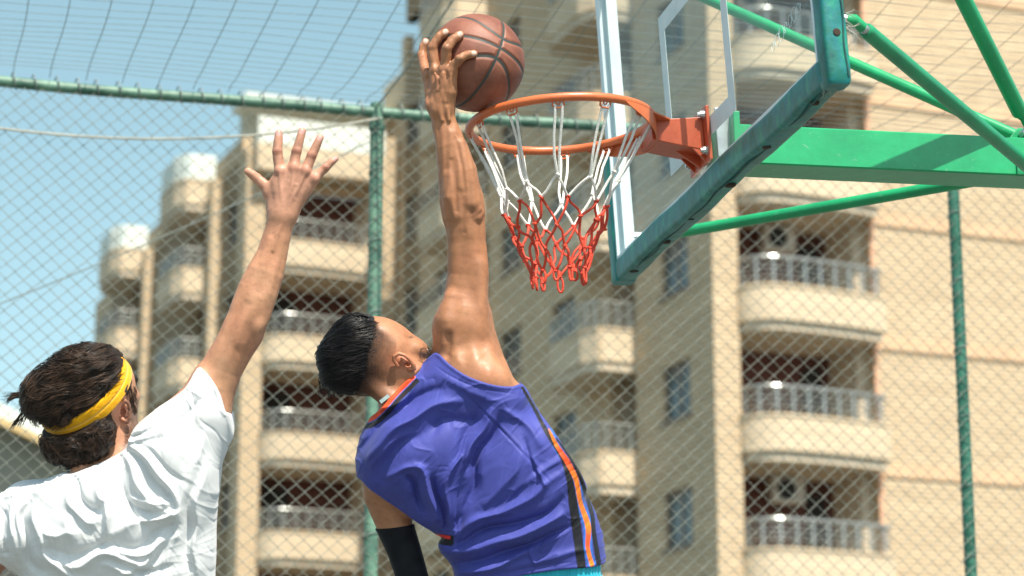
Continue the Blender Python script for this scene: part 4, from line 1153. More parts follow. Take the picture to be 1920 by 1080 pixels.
def rg_color(V):
    P2 = np.c_[V[:, 0], -V[:, 2]]
    base = np.array([.375, .172, .084]); red = np.array([.38, .150, .080]); dark = np.array([.33, .14, .075])
    n = vnoise(V, 90, 3)[:, None] * .5 + .5; C = base * (1 - .35 * n) + red * .35 * n
    n2 = sstep(.2, .9, vnoise(V, 14, 5, 2))[:, None]; C = C * (1 - .10 * n2)
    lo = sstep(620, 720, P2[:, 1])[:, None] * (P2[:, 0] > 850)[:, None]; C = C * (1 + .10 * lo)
    # knuckles, elbow creases
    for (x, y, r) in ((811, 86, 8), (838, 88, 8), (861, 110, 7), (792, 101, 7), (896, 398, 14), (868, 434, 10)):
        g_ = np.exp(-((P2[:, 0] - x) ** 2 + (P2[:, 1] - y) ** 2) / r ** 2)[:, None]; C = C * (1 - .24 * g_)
    for q in fing:          # nails
        x, y, d, r = q[-1]; p = pt(x, y, d); u_ = np.array([q[-1][0] - q[-2][0], 0, -(q[-1][1] - q[-2][1])]); u_ = u_ / np.linalg.norm(u_); c = p + np.array([0, -r * .8, 0]) + u_ * r * .15
        g_ = sstep(r * .85, r * .5, np.linalg.norm(V - c, axis=1))[:, None]; C = C * (1 - g_) + np.array([.66, .47, .38]) * g_
    # clipped fade between the long top hair and the ear
    d, pos = line_d(P2, hairline)
    side = (P2[:, 0] < 745) & (P2[:, 1] < 760) & (P2[:, 1] > 590)
    fade = np.where(side, sstep(88, -14, d + 4 * sstep(660, 600, P2[:, 1]) + 4 * vnoise(V, 18, 9, 2)), 0) * sstep(766, 748, P2[:, 1])
    left = P2[:, 0] < np.interp(P2[:, 1], hairline[:, 1], hairline[:, 0]); fade = np.where(left & side, 1., fade)
    fade = fade * sstep(-8, 12, P2[:, 1] - (603 + (P2[:, 0] - 703) * .85))
    sp_ = .5 + .5 * np.sin(V[:, 0] * 2.9 + 3 * np.sin(V[:, 2] * 1.7)) * np.sin(V[:, 2] * 3.1 + 2 * np.sin(V[:, 0] * 1.3) + V[:, 1])
    f_ = np.clip(fade ** .8 * (.92 + .35 * sp_), 0, .96)[:, None]
    C = C * (1 - f_) + np.array([.045, .032, .028]) * f_
    # beard shadow along the jaw, lashes
    g_ = np.exp(-(((P2[:, 0] - 806) / 15) ** 2 + ((P2[:, 1] - 668) / 13) ** 2))[:, None] * .9; C = C * (1 - g_) + np.array([.05, .035, .03]) * g_
    g_ = np.exp(-(((P2[:, 0] - 771) / 4) ** 2 + ((P2[:, 1] - 632) / 2.2) ** 2))[:, None] * .8; C = C * (1 - g_) + np.array([.02, .015, .015]) * g_
    g_ = np.exp(-(((P2[:, 0] - 757) / 26) ** 2 + ((P2[:, 1] - 677) / 19) ** 2))[:, None] * .5 * (V[:, 1] < -40)[:, None]; C = C * (1 - g_) + np.array([.56, .17, .10]) * g_
    g_ = (np.linalg.norm((V - pt(763, 683, ey - 2)) / np.array([7, 7, 4.5]), axis=1) < 1)[:, None] * .6; C = C * (1 - g_) + np.array([.10, .03, .02]) * g_
    return np.c_[np.clip(C, .01, 1), np.clip(fade * 1.6, 0, 1)]
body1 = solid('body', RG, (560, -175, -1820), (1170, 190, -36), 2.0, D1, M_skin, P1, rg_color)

# ---- jersey: the torso form eased outwards, with folds, cut along neckline, armholes and hem
def prof(d, w): return np.exp(-(d / w) ** 2)
def fold_field(folds, Q, sharp=1.0):
    out = np.zeros(len(Q))
    for pts_, w, a in folds:
        P = spline(pts_, False, 6); lo_ = P.min(0) - 4 * w; hi_ = P.max(0) + 4 * w
        m_ = (Q[:, 0] > lo_[0]) & (Q[:, 0] < hi_[0]) & (Q[:, 1] > lo_[1]) & (Q[:, 1] < hi_[1])
        if not m_.any(): continue
        d, pos = line_d(Q[m_], P); out[m_] += a * prof(d, w) * np.sin(np.clip(pos, .02, .98) * math.pi) ** .6
    return out
folds1 = [  # positive = ridge, negative = valley
    ([(690, 872), (730, 815), (790, 775), (870, 742)], 13, 9), ([(676, 850), (712, 796), (770, 750), (840, 722)], 12, -6), ([(712, 905), (745, 842), (810, 800), (900, 778)], 15, -8),
    ([(700, 880), (735, 832), (800, 800)], 8, 4), ([(700, 760), (745, 748), (800, 700)], 9, 4),
    ([(925, 752), (905, 800), (880, 850), (862, 905), (852, 970)], 9, 7), ([(944, 760), (925, 810), (898, 860), (876, 930), (866, 990)], 10, -8), ([(900, 752), (880, 800), (850, 860)], 9, -4),
    ([(780, 858), (800, 880), (812, 920), (808, 975)], 8, 8), ([(760, 880), (782, 905), (792, 960)], 9, -9), ([(870, 845), (850, 868), (846, 915), (838, 970)], 7, 8), ([(885, 860), (868, 885), (860, 930), (856, 990)], 8, -7),
    ([(820, 890), (828, 930), (830, 985)], 7, -7), ([(726, 890), (760, 865), (800, 866)], 8, 5),
    ([(845, 1004), (905, 962), (985, 935), (1052, 880)], 11, 8), ([(850, 1024), (920, 985), (1000, 965), (1062, 920)], 9, -8), ([(842, 1040), (920, 1014), (1000, 985), (1062, 945)], 10, 9),
    ([(858, 1056), (925, 1030), (1010, 1004), (1070, 975)], 8, -8), ([(858, 1074), (920, 1050), (1000, 1016)], 8, 7), ([(960, 920), (1010, 880), (1045, 850)], 12, 4), ([(935, 950), (985, 905), (1020, 850)], 12, -4),
    ([(905, 935), (960, 880), (985, 830)], 12, 4), ([(1000, 1010), (1005, 1046)], 5, 3), ([(940, 1050), (1040, 1035), (1100, 1030)], 8, 3), ([(990, 830), (1020, 880), (1030, 905)], 6, 4), ([(978, 815), (1000, 850), (1018, 890)], 5, -4),
    ([(945, 760), (985, 800), (1010, 830)], 10, 4), ([(830, 700), (880, 730), (940, 745)], 10, 3)]
seams1 = [([(870, 731), (950, 812), (1032, 897)], 1.8, -1.5), ([(874, 727), (954, 808), (1036, 893)], 2.4, .9), ([(1066, 893), (1050, 930), (1010, 962), (960, 985)], 1.8, -1.3),
    ([(818, 684), (850, 704), (900, 724), (970, 736)], 1.5, -1.3), ([(870, 1084), (930, 1068), (1000, 1054), (1060, 1046), (1124, 1044)], 1.4, -1.1)]
def jf(Q):
    W_ = Q + 5 * np.c_[vnoise(Q, 110, 21, 1), vnoise(Q, 110, 22, 1)]
    out = .92 * fold_field(folds1, W_) + .70 * fold_field([(a_, b_ * .55, c_) for a_, b_, c_ in folds1], W_) + fold_field(seams1, Q) + 1.6 * vnoise(Q, 110, 31, 1) + 2.0 * ridges(W_, 46, 131, 38, .3) * (.5 + .5 * vnoise(Q, 90, 135, 1)) - 1.6 * ridges(W_, 38, 132, 62, .3) * (.5 - .5 * vnoise(Q, 90, 136, 1))
    return out
jm = Map2(jf, 640, 1160, 640, 1120, 1.5)
jbase = union([(torso, 0), (Ell((868, 618, -8), (52, 44, 60), 4), 18), (arm, 26), (Ell((915, 715, -48), (50, 36, 40), -30), 22), (Ell((945, 765, -30), (30, 50, 50), -45), 20),
               (Cone([(742, 702, 6, 50), (768, 752, 6, 56), (800, 800, 6, 60)]), 16), (Cone([(690, 716, -22, 18), (735, 752, -40, 18), (780, 790, -50, 16)]), 14), (Ell((1000, 900, -55), (90, 40, 110), -30), 40), (Ell((790, 850, -58), (70, 30, 60), -20), 40)])
def JER(Q, c=None, rad=None):
    y = -Q[:, 2]; near = sstep(70, -20, Q[:, 1])
    d = jbase(Q, c, rad) - 4.5 - jm(Q[:, 0], y) * near * .95
    cl = jclip(Q[:, 0], y)
    d = d - 1.2 * np.exp(-((cl + 3) / 3.0) ** 2)
    d = smax(d, cl, 2.2)
    inner = jbase(Q, c, rad) + 3.0
    return np.maximum(d, -inner - 6) if False else d
def L2(*p): return spline(p, False, 8)
blackA = L2((978, 722), (1002, 765), (1025, 807), (1053, 852), (1066, 893), (1071, 927), (1079, 982), (1088, 1052)); wA = [2.5, 3, 4, 5, 6, 8, 9, 8]
orange_ = L2((1028, 800), (1042, 829), (1061, 858), (1078, 893), (1086, 935), (1101, 982), (1100, 1020), (1108, 1052)); wO = [1.2, 3.6, 5, 4.6, 4.2, 5.4, 4, 4.2]
blackB = L2((1040, 815), (1066, 850), (1084, 884), (1096, 918), (1109, 961), (1112, 995), (1121, 1050)); wB = [1, 3, 4, 4, 4, 4.5, 5]
collar = L2((664, 782), (690, 783), (716, 764), (742, 734), (764, 712), (780, 695))
def j_color(V):
    P2 = np.c_[V[:, 0], -V[:, 2]]; n = vnoise(V, 60, 41, 2)[:, None]
    C = np.array([.050, .062, .30]) * (1 + .05 * n)
    black = np.array([.012, .013, .018]); org = np.array([.80, .20, .02]); red = np.array([.75, .06, .02]); blu = np.array([.03, .14, .52])
    fr = V[:, 1] < 60
    def put(line, ws, col, extra=0, soft=.9):
        nonlocal C
        d, pos = line_d(P2, line); w = np.interp(pos, np.linspace(0, 1, len(ws)), ws) + extra
        g_ = (sstep(w + soft, w - soft, d) * (pos > .004) * fr)[:, None]; C = C * (1 - g_) + col * g_
    put(orange_, wO, blu, 4); put(blackA, wA, black); put(blackB, wB, black)
    d, pos = line_d(P2, orange_); w = np.interp(pos, np.linspace(0, 1, len(wO)), wO); g_ = (sstep(w + .9, w - .9, d) * fr)[:, None]
    mixr = sstep(.12, .2, pos) * sstep(.42, .3, pos) + sstep(.72, .78, pos) * sstep(.9, .84, pos); C = C * (1 - g_) + (org * (1 - mixr[:, None] * .8) + red * mixr[:, None] * .8) * g_
    d, pos = line_d(P2, collar); dd = d
    m_ = pos < .93
    for lo_, hi_, col in ((0, 8.5, np.array([.80, .085, .02])), (8.5, 10, blu), (10, 19, black)):
        g_ = (sstep(lo_ - .8, lo_ + .8, dd) * sstep(hi_ + .8, hi_ - .8, dd) * m_)[:, None] if lo_ > 0 else (sstep(hi_ + .8, hi_ - .8, dd) * m_)[:, None]
        C = C * (1 - g_) + col * g_
    g_ = ((P2[:, 0] < 852) & (P2[:, 1] > 998) & (P2[:, 1] < 1018) & (P2[:, 0] < 866 - (P2[:, 1] - 998) * .9))[:, None] * 1.0; C = C * (1 - g_) + black * g_
    g_ = ((P2[:, 0] < 846) & (P2[:, 1] > 999) & (P2[:, 1] < 1006))[:, None] * 1.0; C = C * (1 - g_) + np.array([.75, .03, .03]) * g_
    return C
jersey = solid('jersey', JER, (640, -120, -1115), (1160, 110, -640), 1.7, D1, M_knit, P1, j_color, slack=2.4)
# collar label
g = MB(); a_, b_, c_, d_ = [to_world(np.array([pt(*q)]), D1)[0] for q in ((711, 751, -58), (727, 739, -60), (731, 744, -63), (715, 757, -61))]
g.add([a_, b_, c_, d_] + [p + CF * .002 for p in (a_, b_, c_, d_)], [(0, 3, 2, 1), (4, 5, 6, 7), (0, 1, 5, 4), (1, 2, 6, 5), (2, 3, 7, 6), (3, 0, 4, 7)])
g.build('collar_label', noisy('label_cloth', (.25, .34, .35), (.36, .46, .46), 60, .8), jersey)
# arm sleeve on the lower left arm
sl_cut = Cone([(690, 905, 24, 60), (722, 925, 24, 60)])
def SLV(Q, c=None, rad=None):
    d = larm(Q) - 2.0; y = -Q[:, 2]; top = (988 - y) + (Q[:, 0] - 743) * -.12
    d = d - .8 * np.exp(-((top + 3) / 2.5) ** 2)
    return smax(smax(d, top, 2), y - 1290, 2)
solid('arm_sleeve', SLV, (680, -110, -1310), (930, 90, -960), 2.2, D1, attr_mat('sleeve_knit', .75, 0, .3, 900, .0006, sheen=.1, spec=.2), P1, lambda V: np.tile([.008, .009, .012], (len(V), 1)) * (1 + .3 * vnoise(V, 40, 3)[:, None]))
# shorts
def SHO(Q, c=None, rad=None):
    y = -Q[:, 2]
    d = -3.5 + smin(hips(Q), smin(Cone([(965, 1180, 20, 74), (982, 1390, 58, 66)])(Q), Cone([(1070, 1180, 10, 74), (1096, 1390, 0, 66)])(Q), 10), 20) + 0.0
    rib = 1.1 * np.sin(Q[:, 0] * .9 + 2 * np.sin(Q[:, 0] * .13)) * sstep(1085, 1072, y) + 2.2 * vnoise(Q, 50, 55, 2) * sstep(1070, 1100, y)
    return smax(smax(d - rib, 1046 - y, 4), y - 1385, 3)
solid('shorts', SHO, (860, -110, -1400), (1190, 150, -1040), 2.4, D1, attr_mat('shorts_cloth', .6, 0, .2, 500, .0008, sheen=.2, spec=.3), P1, lambda V: np.tile([.02, .43, .56], (len(V), 1)) * (1 + .1 * vnoise(V, 30, 8)[:, None]))
# hair
hclip = Map2(lambda Q: poly_sd(Q, spline([(706, 590), (704, 600), (698, 622), (690, 648), (684, 672), (682, 698), (672, 722), (652, 748), (560, 760), (560, 570), (700, 570)], True, 5)), 540, 760, 560, 780, 1.5)
hvol = union([(Puff([(705, 598), (685, 591), (660, 589), (641, 597), (627, 613), (606, 635), (593, 658), (596, 688), (604, 716), (618, 729), (636, 737), (658, 742), (700, 744), (760, 730), (775, 670), (750, 615)], 74, 62, 10), 0), (Ell((692, 668, 10), (90, 66, 75), 8), 6)])
def HR(Q, c=None, rad=None):
    g_ = -2.2 + 1.3 * vnoise(Q, 26, 66, 2) + 1.0 * np.sin((Q[:, 2] * .9 + Q[:, 0] * .25) * .55 + 2 * vnoise(Q, 50, 61, 1)) + .7 * np.sin((Q[:, 2] + Q[:, 0] * .3) * 1.3 + 2 * vnoise(Q, 30, 62, 1))
    return smax(hvol(Q, c, rad) - 1.0 - g_, hclip(Q[:, 0], -Q[:, 2]), 5)
M_black_hair = hair_mat('black_hair', (.006, .006, .007), (.020, .018, .018), .36)
hair1 = solid('hair', HR, (570, -90, -770), (730, 110, -570), 1.8, D1, M_black_hair, P1)
hpf = Puff([(705, 598), (685, 591), (660, 589), (641, 597), (627, 613), (606, 635), (593, 658), (596, 688), (604, 716), (618, 729), (636, 737), (658, 742), (700, 744), (760, 730), (775, 670), (750, 615)], 74, 62, 10)
rs = np.random.RandomState(5); cur, rad_ = [], []
for k in range(3000):
    u = rs.rand(); h0 = hairline[int(u * (len(hairline) - 1))]
    x, y = h0[0] + 9 - rs.rand() ** 1.1 * 92, h0[1] + rs.uniform(-8, 8)
    q0 = float(hpf.m(np.array([x]), np.array([y]))[0])
    if q0 > -3: continue
    st = rs.uniform(3.2, 5.5); pts_ = []; ph = rs.uniform(0, 6); lift = rs.uniform(-1.8, 1.6) + (rs.rand() < .25) * rs.uniform(0, 4); th_ = math.pi + rs.uniform(-.2, .2)
    for i in range(13):
        sd_ = float(hpf.m(np.array([x]), np.array([y]))[0])
        if sd_ > 1.0: break
        yf = float(hpf.front(np.array([x]), np.array([y]))[0]); pts_.append((x, yf - lift - 1.0, -y))
        gx = float(hpf.m(np.array([x + 1.]), np.array([y]))[0]) - sd_; gy = float(hpf.m(np.array([x]), np.array([y + 1.]))[0]) - sd_
        near = max(0, min(1, (22 + sd_) / 20)); dx, dy_ = math.cos(th_), .22 + .10 * math.sin(ph + i * .6) + (y - 650) * .002
        dn = dx * gx + dy_ * gy
        if dn > 0: dx -= gx * dn * near * 1.02; dy_ -= gy * dn * near * 1.02; dy_ += .3 * near
        x += st * dx; y += st * dy_
    if len(pts_) >= 4: cur.append(np.array(pts_)); rad_.append(rs.uniform(.35, .75))
for k in range(150):           # gathered locks sweeping back from the hairline
    h0 = hairline[int(rs.rand() * (len(hairline) - 1))]; x, y = h0[0] + 2 - rs.rand() * 62, h0[1] + rs.uniform(-6, 6)
    if float(hpf.m(np.array([x]), np.array([y]))[0]) > -4: continue
    P_ = []; ph = rs.uniform(0, 6); lift = rs.uniform(0, 4.5); sl_ = rs.uniform(.05, .5)
    for i in range(rs.randint(9, 16)):
        sd_ = float(hpf.m(np.array([x]), np.array([y]))[0])
        if sd_ > 2.5: break
        P_.append((x, float(hpf.front(np.array([x]), np.array([y]))[0]) - lift, -y))
        gx = float(hpf.m(np.array([x + 1.]), np.array([y]))[0]) - sd_; gy = float(hpf.m(np.array([x]), np.array([y + 1.]))[0]) - sd_; near = max(0, min(1, (16 + sd_) / 14))
        dx, dy_ = -1, sl_ + .14 * math.sin(ph + i * .5); dn = dx * gx + dy_ * gy
        if dn > 0: dx -= gx * dn * near * .8; dy_ -= gy * dn * near * .8; dy_ += .3 * near
        x += 4.6 * dx; y += 4.6 * dy_
    lock(cur, rad_, rs, P_, 20, 3.2, .3, .6)
# loose tips hanging from the crown
for k in range(170):
    x, y = rs.uniform(598, 652), rs.uniform(700, 734); L = rs.uniform(8, 22)
    t_ = np.linspace(0, 1, 7); yf = rs.uniform(-35, 30)
    cur.append(np.c_[x + (rs.uniform(-2, 10)) * t_, yf + 3 * t_, -(y + L * .8 * t_)]); rad_.append(rs.uniform(.4, .9))
for k in range(160):
    t_ = np.linspace(0, 1, 9); y0 = rs.uniform(590, 606); x0 = rs.uniform(640, 704); L = rs.uniform(20, 50)
    y0 = np.interp(x0, [627, 641, 660, 685, 705], [612, 597, 589, 591, 598]); y1 = np.interp(x0 - L, [592, 606, 627, 641, 660, 685], [658, 634, 612, 597, 589, 591]); cur.append(np.c_[x0 - L * t_, rs.uniform(-25, 30) + 0 * t_, -(y0 + (y1 - y0) * t_ - rs.uniform(0, 5) * np.sin(t_ * 3))]); rad_.append(rs.uniform(.4, .8))
for k in range(700):           # short hairs thinning out into the fade
    h0 = hairline[int(rs.rand() * (len(hairline) - 1))]; x, y = h0[0] + rs.uniform(-4, 1) + abs(rs.randn()) * 6, h0[1] + rs.uniform(-8, 8)
    if y < 604 or float(hpf.m(np.array([x]), np.array([y]))[0]) > -5: continue
    L = rs.uniform(5, 11); a_ = math.pi + rs.uniform(-.5, .5); t_ = np.linspace(0, 1, 5)[:, None]
    q0, q1 = np.array([x, 0, -y]), np.array([x + L * math.cos(a_), 0, -(y + 3 + L * .4 * math.sin(a_))])
    P_ = q0 + (q1 - q0) * t_; P_[:, 1] = 10 - 66 * np.sqrt(np.clip(1 - ((P_[:, 0] - 692) / 90) ** 2 - ((P_[:, 2] + 668) / 75) ** 2, .02, 1)) - .8 - 2.0 * t_[:, 0]
    cur.append(P_); rad_.append(rs.uniform(.25, .5))
hair_strands('hair_strands', cur, rad_, D1, M_black_hair, hair1)
# wire loops hanging by the cheek
g = MB()
def wl(P): return to_world(np.array([pt(*q) for q in P]), D1)
t_ = np.linspace(0, 2 * math.pi, 24)
g.tube(wl([(796 + 8 * math.cos(q) , 661 + 8 * math.sin(q), -26 - 4 * math.cos(q)) for q in t_]), .0008, 6)
g.tube(wl([(787, 655, -30), (795, 652, -31), (800, 658, -30), (797, 668, -30), (803, 676, -28)]), .0008, 6)
g.tube(wl([(786, 664, -30), (794, 660, -31), (800, 664, -31), (801, 674, -30)]), .0008, 6)
g.build('wire_earring', noisy('dark_wire', (.10, .09, .08), (.3, .28, .25), 40, .25, metal=.9), P1, smooth=True)

# ================================================================ PERSON IN THE WHITE T-SHIRT
D2 = 5.6
P2_ = tag(empty('person', tuple(to_world(np.array([[220., 0, -1900.]]), D2)[0])), 'person in white t-shirt and yellow headband seen from behind, stretching one open hand upwards', 'person')
torso2 = Puff([(146, 872), (118, 894), (92, 904), (58, 906), (32, 912), (8, 934), (-22, 968), (-50, 1010), (-62, 1040), (-40, 1066), (-8, 1062), (10, 1056), (34, 1066), (48, 1084), (58, 1140), (66, 1240), (78, 1330), (378, 1330), (388, 1220), (395, 1080), (399, 960),
              (408, 880), (419, 812), (424, 770), (404, 720), (380, 694), (350, 734), (302, 768), (266, 796), (250, 826), (205, 846)], 92, 74, 8)
arm2 = Cone([(352, 810, 4, 62), (386, 756, 0, 48), (416, 690, -4, 39), (436, 655, -5, 38), (456, 620, -5, 38)], .88)
fore2 = Cone([(456, 620, -5, 38), (470, 585, -4, 40), (483, 548, -3, 39), (496, 515, -2, 35.5), (510, 478, 0, 29), (521, 440, 0, 26), (529, 405, 0, 24)], .84)
LGi = [(torso2, 0), (arm2, 26), (fore2, 8),
       (Cone([(452, 640, -28, 10), (462, 600, -30, 12), (478, 560, -27, 10)]), 14), (Cone([(486, 600, -18, 11), (502, 550, -19, 11), (512, 500, -14, 7)]), 12), (Cone([(470, 560, -30, 8), (490, 500, -22, 6), (506, 450, -17, 4)]), 9),
       (Ell((482, 612, -24), (9, 10, 14), -20), 12)]
# hand, fingers spread, back of the hand towards the camera
w2 = (531, 400, 3, 19.5)
mc = [(525, 320, -3, 11.2), (551, 314, -5, 11.6), (573, 320, -4, 11.2), (590, 334, -1, 10.2)]
LGi += [(Cone([w2, (525, 360, -1, 16), mc[0]]), 24), (Cone([w2, (542, 355, -2, 16), mc[1]]), 16), (Cone([w2, (556, 358, -2, 15), mc[2]]), 10), (Cone([(540, 400, 0, 17), (566, 365, 0, 13), mc[3]]), 10),
        (Cone([(518, 392, 4, 15), (508, 368, 8, 12.5), (500, 352, 10, 11.2), (484, 336, 10, 9.2), (475, 329, 9, 9.0), (465.5, 322, 6, 7.4)]), 9),
        (Cone([(508, 362, 8, 9), (516, 342, 4, 9)]), 14)]
fing2 = [[mc[0], (522, 300, -2, 9.6), (520, 284, -1, 9.3), (521.5, 264, 1, 8.2), (523, 250, 3, 7.2)],
         [mc[1], (553, 298, -3, 9.9), (556, 283, -2, 9.4), (562, 262, 0, 8.3), (566.5, 246.5, 3, 7.3)],
         [mc[2], (580, 304, -2, 9.4), (585, 291, -1, 9.0), (594, 271, 1, 8.0), (600, 258.5, 3, 7.2)],
         [mc[3], (602, 322, 0, 8.3), (611, 313.5, 1, 7.7), (621.5, 304, 2, 7.0), (629, 297.5, 4, 6.2)]]
for q in fing2:
    LGi.append((Cone(q), 3.2)); x, y, d, r = q[2]; LGi.append((Ell((x, y, d - 2.2), (r * .94, r * .86, r * .8)), 4))
for (x, y, d, r) in mc: LGi.append((Ell((x, y + 1, d - 6), (7, 6, 8)), 7))
for q in ([(525, 322, -13.5, 2.6), (526, 350, -17, 2.4), (530, 385, -19.5, 2.2)], [(551, 318, -15.5, 2.6), (546, 350, -18, 2.4), (536, 385, -20, 2.2)], [(573, 324, -13.5, 2.4), (560, 352, -16.5, 2.2), (541, 385, -18.5, 2)],
          [(538, 338, -14, 1.5), (548, 346, -15.5, 1.5), (558, 347, -15, 1.5), (556, 356, -15, 1.3)], [(548, 347, -16, 1.6), (545, 362, -17, 1.7), (552, 374, -16, 1.6)], [(536, 400, -19, 2), (520, 440, -21, 2), (512, 470, -23, 2)]):
    LGi.append((Cone(q), 4))
# other arm going down at the left
larm2 = Cone([(10, 990, 10, 58), (-30, 1050, 10, 40), (-55, 1110, 4, 36), (-75, 1190, -14, 33), (-95, 1260, -50, 28), (-110, 1320, -90, 21)], .9)
LGi += [(larm2, 16), (Cone([(-112, 1325, -92, 20), (-122, 1350, -105, 18), (-126, 1362, -110, 13)]), 8)]
for q in ([(-140, 1370, -112, 10), (-142, 1400, -116, 7)], [(-130, 1376, -114, 10), (-130, 1410, -118, 7)], [(-119, 1374, -114, 10), (-118, 1408, -118, 7)], [(-109, 1366, -112, 9), (-106, 1392, -116, 6.5)], [(-102, 1345, -100, 9), (-88, 1366, -104, 7)]):
    LGi.append((Cone([(-122, 1350, -106, 14)] + q), 4))
# neck, head
LGi += [(Cone([(196, 800, 4, 50), (200, 860, 6, 56), (205, 910, 8, 66)]), 14), (Cone([(236, 806, -14, 14), (226, 846, -26, 15), (212, 884, -36, 14)]), 12), (Cone([(160, 830, -40, 18), (152, 890, -52, 20)]), 14),
        (Ell((162, 742, 6), (84, 94, 88), 0), 14), (Ell((208, 762, 26), (50, 56, 68), -4), 14), (Ell((247, 742, 34), (15, 26, 15), -20), 8), (Ell((232, 712, 30), (20, 38, 26), 10), 10),
        (Ell((240, 800, 26), (18, 34, 32), 12), 10)]
e2y = -34
LGi += [(Ell((233, 772, e2y + 8), (9, 9, 20), -8), 4), (Cone([(224, 778, e2y - 2, 3), (222, 764, e2y - 6, 3.6), (226, 754, e2y - 8, 3.8), (234, 751, e2y - 8, 3.8), (241, 757, e2y - 5, 3.4), (244, 770, e2y - 2, 3), (243, 784, e2y - 1, 4), (238, 791, e2y, 4.6), (230, 786, e2y, 4)]), 3),
        (Cone([(233, 762, e2y - 5, 2.2), (238, 770, e2y - 4, 2.4), (236, 780, e2y - 3, 2.4)]), 2), (Ell((231, 772, e2y), (5.5, 6, 8)), -2)]
hips2 = Puff([(80, 1200), (220, 1170), (370, 1200), (384, 1290), (380, 1390), (360, 1430), (100, 1430), (76, 1380), (72, 1290)], 88, 76, 8)
LGi += [(hips2, 20), (Cone([(155, 1370, 16, 72), (130, 1600, -10, 52), (128, 1640, -10, 44), (120, 1800, 50, 38), (110, 1940, 110, 23)]), 20), (Cone([(110, 1945, 112, 23), (100, 1985, 50, 17)]), 8),
        (Cone([(300, 1370, 16, 72), (320, 1590, -50, 52), (325, 1630, -50, 44), (330, 1780, 30, 38), (335, 1910, 110, 23)]), 20), (Cone([(335, 1915, 112, 23), (345, 1955, 50, 17)]), 8)]
shirt_clip = spline([(150, 882), (186, 868), (222, 852), (246, 834), (252, 812), (262, 795), (302, 762), (350, 728), (374, 690), (388, 694), (404, 712), (418, 738), (427, 770), (436, 786), (440, 900), (420, 1000), (410, 1080), (405, 1340), (40, 1340), (36, 1100),
                     (20, 1062), (4, 1053), (-30, 1090), (-60, 1088), (-90, 1050), (-80, 960), (0, 900), (60, 892), (100, 890), (130, 882)], True, 5)
sclip = Map2(lambda Q: poly_sd(Q, shirt_clip), -160, 500, 620, 1380, 1.5)
LG0 = union(LGi)
def LG(Q, c=None, rad=None):
    d = LG0(Q, c, rad)
    if c is None or -c[2] - rad < 800:
        yy = -Q[:, 2]; S = Q * np.array([1, 1, .12]) + np.outer(Q[:, 2], [-.36, 0, 0]); d = d + sstep(400, 450, yy) * sstep(720, 640, yy) * .75 * vnoise(S, 22, 111, 1) + sstep(400, 380, yy) * .4 * vnoise(S, 9, 112, 1)
    if c is not None and -c[2] + rad < 600: return d
    y = -Q[:, 2]
    return d + 15 * sstep(-2, -16, sclip(Q[:, 0], y)) + 7 * sstep(1330, 1345, y) * sstep(1600, 1585, y)
